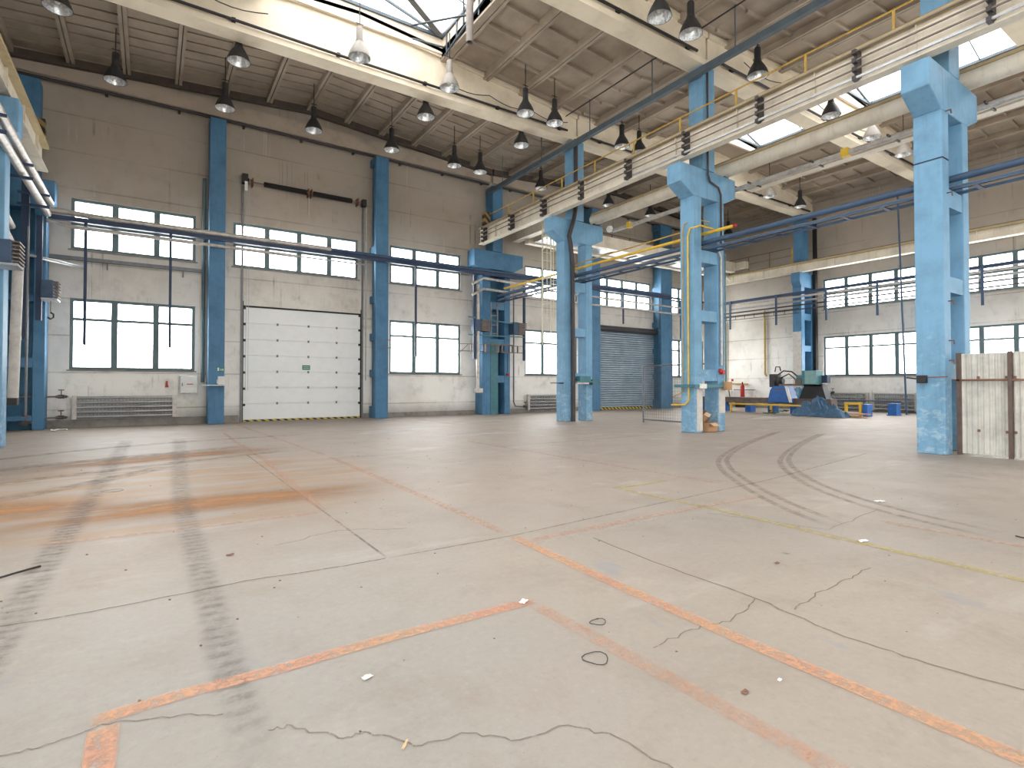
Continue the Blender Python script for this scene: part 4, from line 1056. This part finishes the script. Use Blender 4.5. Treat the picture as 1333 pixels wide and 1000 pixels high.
# mesh panel
mf = thing('mesh_panel', 'grey tubular frame panel with wire mesh left of the middle column', 'fence panel', (15.1, 12.4, 0))
MB().tube([(15.1, 14.0, .03), (15.1, 14.0, 2.12)], .03, 8).build('frame_post', M['grey_steel'], mf)
MB().tube([(15.12, 10.85, .03), (15.12, 10.85, 2.12)], .03, 8).build('frame_post', M['grey_steel'], mf)
MB().tube([(15.1, 14.0, 2.1), (15.12, 10.85, 2.1)], .028, 8).build('top_tube', M['grey_steel'], mf)
MB().tube([(15.1, 14.0, .14), (15.12, 10.85, .14)], .028, 8).build('bottom_tube', M['grey_steel'], mf)
m = MB()
for k in range(31): m.bar((15.1, 14.0 - k * .104, .14), (15.1, 14.0 - k * .104, 2.1), .005)
for k in range(19): m.bar((15.1, 14.0, .14 + k * .104), (15.1, 10.85, .14 + k * .104), .005)
m.build('wire_mesh', M['grey_steel'], mf)

# cardboard
def cbox(cx, cy, cz, sx, sy, sz, rz, tilt, label, mat, flap=True):
    t = thing('cardboard_box', label, 'box', (cx, cy, cz), 'cardboard boxes')
    def tf(mb):
        Mx = Matrix.Translation((cx, cy, cz)) @ Matrix.Rotation(rz, 4, 'Z') @ Matrix.Rotation(tilt, 4, 'Y')
        mb.v = [tuple(Mx @ Vector(v)) for v in mb.v]; return mb
    h = .008
    b = MB().box(-sx / 2, sx / 2, -sy / 2, sy / 2, 0, h).box(-sx / 2, sx / 2, -sy / 2, -sy / 2 + h, 0, sz).box(-sx / 2, sx / 2, sy / 2 - h, sy / 2, 0, sz).box(-sx / 2, -sx / 2 + h, -sy / 2, sy / 2, 0, sz).box(sx / 2 - h, sx / 2, -sy / 2, sy / 2, 0, sz)
    tf(b).build('body', mat, t)
    if flap:
        tf(MB().bar((-sx * .1, -sy / 2, sz), (-sx * .1, -sy / 2 - .15, sz - .08), sx * .6, .006)).build('flap', M['card_light'], t)
        tf(MB().bar((0, sy / 2, sz), (0, sy / 2 - .1, sz + .12), sx, .006)).build('flap', mat, t)
cbox(14.02, 10.42, .005, .5, .36, .26, R(4), 0, 'open cardboard box with a torn flap on the floor between the column legs', M['card'])
cbox(13.86, 10.55, .36, .4, .3, .22, R(20), R(-18), 'upper cardboard box tilted on top of the open one between the column legs', M['card'])

# ------------------------------------------------------------------ cutting machine and surroundings
mc = thing('cutting_machine', 'blue pipe cutting machine on a long brown steel bed near the right wall', 'machine', (26.2, 15, 0))
MB().box(25.85, 26.4, 12.6, 20.5, .48, .74).build('bed', M['brown_steel'], mc, .01)
MB().box(25.8, 26.45, 12.6, 20.5, .72, .76).build('slideway', M['brown_steel'], mc)
for y in (13.2, 14.4, 15.55, 16.8, 18.2, 19.6): MB().box(25.9, 26.35, y - .16, y + .16, 0, .48).build('pedestal', M['machine_blue'], mc, .01)
MB().prism([(14.3, .55), (15.55, .55), (15.4, 1.15), (15.25, 1.35), (14.65, 1.35), (14.5, 1.1)], 25.6, 26.3, 'x').build('headstock', M['machine_blue'], mc, .02)
MB().prism([(14.28, .56), (14.4, .56), (14.62, 1.34), (14.5, 1.34)], 25.55, 25.62, 'x').build('side_trim', M['white'], mc)
MB().box(25.595, 25.6, 14.75, 15.2, 1.15, 1.2).build('name_plate', M['rust'], mc)
MB().lathe([(0, 0), (.34, 0), (.36, .05), (.36, .16), (.2, .2), (.14, .3), (0, .3)], (0, 0, 0), 20).build('x', M['dark'])
ch = [o for o in COL.objects if o.name == 'x'][0]; ch.name = 'chuck'; ch.data.name = 'chuck'
ch.rotation_euler = (PI / 2, 0, 0); ch.location = (25.95, 15.2, 1.6)
bpy.context.view_layer.update()
ch.parent = mc; ch.matrix_parent_inverse = Matrix.Translation(mc.location).inverted()
MB().box(25.7, 26.3, 15.2, 15.5, 1.3, 1.95).build('gearbox', M['dark_pipe'], mc, .03)
hs = MB()
hs.tube([(25.8, 15.1, 1.9), (25.8, 14.8, 2.1), (25.8, 14.4, 2.05), (25.8, 14.15, 1.85), (25.8, 14.1, 1.6)], .035, 8)
hs.tube([(25.9, 15.0, 1.75), (25.9, 14.6, 1.95), (25.9, 14.3, 1.7), (25.9, 14.2, 1.45)], .03, 8)
hs.tube([(25.8, 15.25, 2.05), (25.8, 15.2, 2.3), (25.8, 15.0, 2.3), (25.8, 14.95, 2.1)], .03, 8)
hs.tube([(25.9, 13.9, 1.4), (25.9, 13.85, 1.8), (25.9, 13.6, 1.95), (25.9, 13.3, 1.9)], .03, 8)
hs.build('hoses', M['dark'], mc)
MB().box(25.7, 25.95, 12.9, 15.0, 1.36, 1.46).box(25.72, 25.9, 13.9, 14.2, 1.46, 1.7).build('cross_arm', M['brown_steel'], mc)
MB().tube([(25.9, 14.15, 1.72), (25.9, 13.8, 1.72)], .17, 14).build('motor', M['teal'], mc)
MB().box(25.4, 26.0, 13.05, 13.7, 1.42, 2.08).build('control_cabinet', M['teal'], mc, .02)
MB().box(25.37, 25.4, 13.07, 13.55, 1.45, 2.06).build('cabinet_door', M['teal_light'], mc, .005)
MB().prism([(12.75, .76), (14.0, .76), (13.75, 1.42), (12.95, 1.42)], 25.7, 26.2, 'x').build('carriage', M['dark'], mc)
MB().box(25.6, 25.75, 13.95, 14.1, .9, 1.3).build('tool_holder', M['blue'], mc)
MB().box(25.9, 26.2, 12.8, 13.05, 1.5, 1.85).build('junction_box', M['navy'], mc, .01)
yb = thing('guard_rail', 'long low yellow guard rail in front of the machine bed', 'rail', (25.2, 15.2, 0))
MB().box(25.15, 25.23, 12.9, 17.4, .4, .48).build('bar', M['yellow'], yb)
for y in (17.3, 15.1, 14.65, 13.0): MB().box(25.15, 25.23, y - .04, y + .04, 0, .4).build('post', M['yellow'], yb) if y != 14.65 else None
y2 = thing('guard_rail', 'short yellow guard hoop standing behind the timber boards', 'rail', (26.3, 11.9, 0))
MB().box(26.3, 26.4, 11.55, 12.25, .52, .62).build('bar', M['yellow'], y2)
for y in (11.6, 12.2): MB().box(26.3, 26.4, y - .05, y + .05, 0, .52).build('post', M['yellow'], y2)
tag(MB().box(26.3, 26.8, 11.3, 11.5, 0, .55).build('support_block', M['machine_blue'], None, .02), 'blue steel support block at the right end of the timber boards', 'block')
tag(MB().box(28.3, 28.75, 10.95, 11.3, 0, .55).box(28.25, 28.8, 10.92, 11.34, 0, .04).build('support_block', M['machine_blue'], None, .01), 'separate blue steel block standing on the floor near the right radiators', 'block')
pipe([(27.5, 13.6, .66), (27.9, 10.6, .68)], .035, M['pipe_blue'], 'low horizontal blue pipe in front of the right wall radiators')
pipe([(29.6, 11.3, 10.6), (29.55, 11.15, 5.0), (29.5, 11.0, 0.0)], .04, M['pipe_blue'], 'tall leaning blue pole in front of the right wall windows', 'pole', 'pole')
pipe([(29.52, 11.0, 1.75), (29.6, 10.3, 1.65)], .035, M['dark'], 'short dark bar on the leaning blue pole')
# tarp
def tarp():
    import bmesh
    m = MB(); nx, ny = 26, 20
    random.seed(11)
    from mathutils import noise as nz
    for j in range(ny + 1):
        for i in range(nx + 1):
            u, v = i / nx, j / ny
            y = 13.6 - 2.2 * u; x = 24.3 + .75 * v
            e = min(u, 1 - u, v, 1 - v) * 5
            h = min(1, e) ** .7
            nn = abs(nz.noise(Vector((u * 4.5, v * 3.5, 1.7)))) * 1.2 + abs(nz.noise(Vector((u * 9, v * 7, 5.1)))) * .5
            z = .02 + h * (.05 + .85 * nn + .22 * math.exp(-((u - .35) ** 2 + (v - .55) ** 2) * 12))
            m.v.append((x + .1 * nz.noise(Vector((u * 6, v * 6, 9))), y + .1 * nz.noise(Vector((u * 6, v * 6, 3))), z))
    for j in range(ny):
        for i in range(nx):
            a = j * (nx + 1) + i; m.f.append((a, a + 1, a + nx + 2, a + nx + 1))
    return m
tag(tarp().build('tarpaulin', M['tarp']), 'crumpled dark blue tarpaulin heaped on the floor before the machine', 'tarpaulin')
for k, (x, y0, y1, z, mt, lb) in enumerate([(25.2, 12.6, 10.9, .0, 'wood', 'lowest pale timber board beside the blue tarpaulin'), (25.15, 12.4, 11.1, .06, 'wood', 'second timber board of the low stack beside the tarpaulin'),
                                        (25.2, 12.2, 10.75, .14, 'red_wood', 'topmost reddish board of the low stack beside the tarpaulin'), (25.5, 12.5, 11.3, .0, 'wood', 'rear timber board of the low stack beside the tarpaulin')]):
    tag(MB().box(x - .14, x + .14, y1, y0, z, z + .05).build('timber_board', M[mt], None, .005), lb, 'board', 'timber boards')
db = thing('scrap_pile', 'small heap of dark scrap under the yellow guard rail', 'scrap', (24.75, 14.6, 0))
for k in range(9):
    a = random.uniform(0, 3); x = 24.75 + random.uniform(-.15, .12); y = 14.6 + random.uniform(-.55, .45)
    MB().bar((x, y, .05 + .02 * k), (x + .2 * math.cos(a), y + .3 * math.sin(a), .06 + .02 * k), .08, .05).build('piece', M['dark'] if k % 3 else M['green'], db)
# extinguisher by the right wall
ex = thing('fire_extinguisher', 'red gas cylinder standing by the right wall behind the machine bed', 'cylinder', (31.2, 20.6, .45))
MB().lathe([(0, 0), (.12, 0), (.13, .02), (.13, .85), (.09, .97), (.04, 1.0), (.04, 1.04)], (31.2, 20.6, .45), 16).build('cylinder', M['red'], ex)
MB().lathe([(.03, 1.04), (.045, 1.06), (.045, 1.14), (0, 1.16)], (31.2, 20.6, .45), 10).build('valve', M['dark'], ex)
tag(MB().box(31.0, 31.5, 20.2, 21.0, 0, .44).build('crate', M['dark'], None, .02), 'dark low crate under the red gas cylinder', 'crate')
tag(MB().bar((31.45, 21.4, 1.1), (31.45, 19.9, 1.1), .04).build('wall_bar', M['dark']), 'dark horizontal bar on the right wall behind the red cylinder', 'bar')
pipe([(31.3, 22.1, .5), (31.3, 22.05, 1.1), (31.3, 21.85, 1.25), (31.3, 21.65, 1.1), (31.3, 21.55, .5)], .03, M['dark'], 'dark bent hose loop by the right wall corner', 'hose', 'hose')
tag(MB().box(XB - .02, XB, 21.5, 21.65, 1.65, 1.8).build('wall_sign', M['red']), 'tiny red sign on the right wall above the bent hose', 'sign')
pipe([(31.5, 19.25, 6.0), (31.5, 19.25, 2.1), (31.5, 19.15, 1.95)], .05, M['old_yellow'], 'yellow gas pipe down the right wall near the corner')
pipe([(31.5, 21.95, 5.5), (31.5, 21.95, 1.6), (31.5, 21.8, 1.5), (31.5, 20.4, 1.48)], .04, M['old_yellow'], 'brownish gas pipe in the corner of the right wall')
tag(MB().box(XB - .03, XB, 17.2, 17.3, .5, 4.6).build('wall_strip', M['slate']), 'grey vertical strip on the right wall left of the column', 'strip')
# right wall pipe bundle
pcB = thing('pipe_channel', 'long dark blue channel with hanging posts along the right wall', 'channel', (29.98, 11, 6.45))
MB().box(29.92, 30.06, 0, 22.0, 6.45, 6.6).build('channel', M['navy'], pcB)
for k, (z, r, mt) in enumerate([(6.33, .055, 'silver'), (6.08, .055, 'galv'), (5.86, .04, 'dark_pipe'), (5.62, .035, 'dark_pipe')]):
    pipe([(29.99, 0, z), (29.99, 22.0, z)], r, M[mt], ['topmost pale', 'second pale', 'third, dark', 'lowest dark'][k] + ' pipe under the blue channel along the right wall')
for y, lb in ((21.4, 'near the far corner'), (18.3, 'left of the wall column'), (15.4, 'at the left end of the windows'), (12.85, 'in the middle of the windows'), (8.6, 'right of the large near column')):
    MB().box(29.86, 29.92, y * .96 - .05, y * .96 + .05, 4.85, 6.6).build('post', M['pipe_blue'], pcB)
cr = thing('cable_rack', 'thin ladder rack of cables low on the right wall pipe bundle near the corner', 'rack', (29.8, 19.5, 5.6))
for z in (5.4, 5.65): MB().bar((29.8, 16.2, z), (29.8, 21.8, z), .03).build('rail', M['dark'], cr)
for k in range(9): MB().bar((29.8, 16.4 + k * .62, 5.4), (29.8, 16.4 + k * .62, 5.65), .02).build('strut', M['dark'], cr)

# ------------------------------------------------------------------ litter on the floor
def scrap(x, y, s, label, name='paper_scrap', mat='paper', cat='paper', rz=0.0, asp=.6):
    m = MB(); n = 5
    from mathutils import noise as nz
    for j in range(n + 1):
        for i in range(n + 1):
            u, v = i / n - .5, j / n - .5
            a = u * s; b = v * s * asp
            px = x + a * math.cos(rz) - b * math.sin(rz); py = y + a * math.sin(rz) + b * math.cos(rz)
            z = .006 + abs(nz.noise(Vector((px * 30, py * 30, s * 9)))) * s * .25
            m.v.append((px, py, z))
    for j in range(n):
        for i in range(n):
            a = j * (n + 1) + i; m.f.append((a, a + 1, a + n + 2, a + n + 1))
    tag(m.build(name, M[mat]), label, cat)
scrap(2.01, 2.89, .07, 'crumpled white paper scrap at the end of the near orange line', rz=.5)
scrap(5.31, 2.33, .1, 'flat white paper on the faded yellow line', rz=-.2, asp=.5)
scrap(7.28, 3.0, .13, 'white paper scrap near the curved tyre tracks', rz=-.2, asp=.5)
scrap(2.49, 1.46, .025, 'tiny white chip on the near right floor', rz=.2)
scrap(.87, 2.56, .05, 'tiny pale crumb left of centre on the near floor', rz=.2)
scrap(-2.35, 21.6, .4, 'white flattened paper near the far left radiator valve', rz=.2, asp=.4)
scrap(2.26, 1.49, .04, 'small crumpled brown leaf on the near right floor', 'leaf', 'rust', 'leaf')
scrap(4.41, 2.52, .05, 'small grey pebble-like scrap right of centre', 'leaf', 'galv', 'scrap')
scrap(4.1, 2.42, .05, 'small dark brown scrap right of centre', 'leaf', 'rust', 'scrap')
scrap(.55, 5.02, .06, 'small reddish scrap between the tyre marks', 'leaf', 'rust', 'scrap')
scrap(.83, 2.0, .05, 'thin pale wood chip at the bottom of the photo', 'wood_chip', 'wood', 'chip', .8, .2)
def loop(x, y, r, label, sq=1.0):
    pts = []
    for k in range(15):
        t = 2 * PI * k / 14; rr = r * (1 + .12 * math.sin(3 * t + 1))
        pts.append((x + rr * math.cos(t), y + rr * sq * math.sin(t), .007 + .004 * math.sin(2 * t)))
    pipe(pts, .0022 if r < .2 else .006, M['dark'], label, 'wire_loop', 'wire')
loop(1.9, 2.09, .065, 'thin black wire loop lying on the near floor')
loop(2.2, 2.4, .05, 'small brown wire tangle beside the orange line', .8)
loop(-.43, 8.9, .12, 'dark wire loop on the brown stained floor', .8)
pipe([(-.95, 5.28, .01), (-.82, 5.36, .02), (-.7, 5.5, .01)], .008, M['dark'], 'thin dark stick at the left edge of the floor', 'stick', 'stick')
pipe([(6.6, 1.5, .01), (6.64, 1.62, .012)], .006, M['dark'], 'thin dark stick at the right edge of the floor', 'stick', 'stick')
dbm = MB(); random.seed(3)
for k in range(300):
    x = random.uniform(-3, 9); y = random.uniform(1.2, 14); s = random.uniform(.002, .0055) * (1 + y * .12)
    dbm.box(x - s, x + s * random.uniform(.4, 1), y - s * .7, y + s, .001, .001 + s * .5)
tag(dbm.build('floor_debris', M['rust']), 'tiny brown crumbs and grit scattered over the floor', 'grit', None, 'stuff')

# ------------------------------------------------------------------ light
w = bpy.data.worlds.new('sky'); scn.world = w; w.use_nodes = True
bg = w.node_tree.nodes['Background']; bg.inputs[0].default_value = (1.0, .97, .955, 1); bg.inputs[1].default_value = 9.5
def portal(loc, rot, sx, sy):
    l = bpy.data.lights.new('portal', 'AREA'); l.shape = 'RECTANGLE'; l.size = sx; l.size_y = sy
    l.cycles.is_portal = True
    o = bpy.data.objects.new('sky_portal', l); COL.objects.link(o); o.location = loc; o.rotation_euler = rot
for w_ in winA: portal(((w_[0] + w_[1]) / 2, YA + .25, (w_[2] + w_[3]) / 2), (R(-90), 0, 0), w_[1] - w_[0], w_[3] - w_[2])
for w_ in winB: portal((XB + .25, (w_[0] + w_[1]) / 2, (w_[2] + w_[3]) / 2), (0, R(90), 0), w_[3] - w_[2], w_[1] - w_[0])
for w_ in fill_winL: portal((XL - .25, (w_[0] + w_[1]) / 2, (w_[2] + w_[3]) / 2), (0, R(-90), 0), w_[3] - w_[2], w_[1] - w_[0])
for w_ in fill_winK: portal(((w_[0] + w_[1]) / 2, YK - .25, (w_[2] + w_[3]) / 2), (R(90), 0, 0), w_[1] - w_[0], w_[3] - w_[2])
for (s0, s1, y0, y1) in SKY: portal(((s0 + s1) / 2, (y0 + y1) / 2, 13.0), (0, 0, 0), s1 - s0, y1 - y0)

# ------------------------------------------------------------------ camera
cam = bpy.data.cameras.new('camera'); co = bpy.data.objects.new('camera', cam); COL.objects.link(co)
cam.sensor_width = 36; cam.lens = 706.8 / 1333 * 36; cam.shift_y = -10.4 / 1333
co.location = (0, 0, 1.4); co.rotation_euler = (R(90 + .96), 0, R(-33.57))
cam.clip_start = .05
scn.camera = co
scn.view_settings.view_transform = 'Standard'
scn.view_settings.exposure = 0.72
try: scn.cycles.use_denoising = True
except Exception: pass
scn.cycles.max_bounces = 10; scn.cycles.diffuse_bounces = 6; scn.cycles.transparent_max_bounces = 12
scn.cycles.sample_clamp_indirect = 8
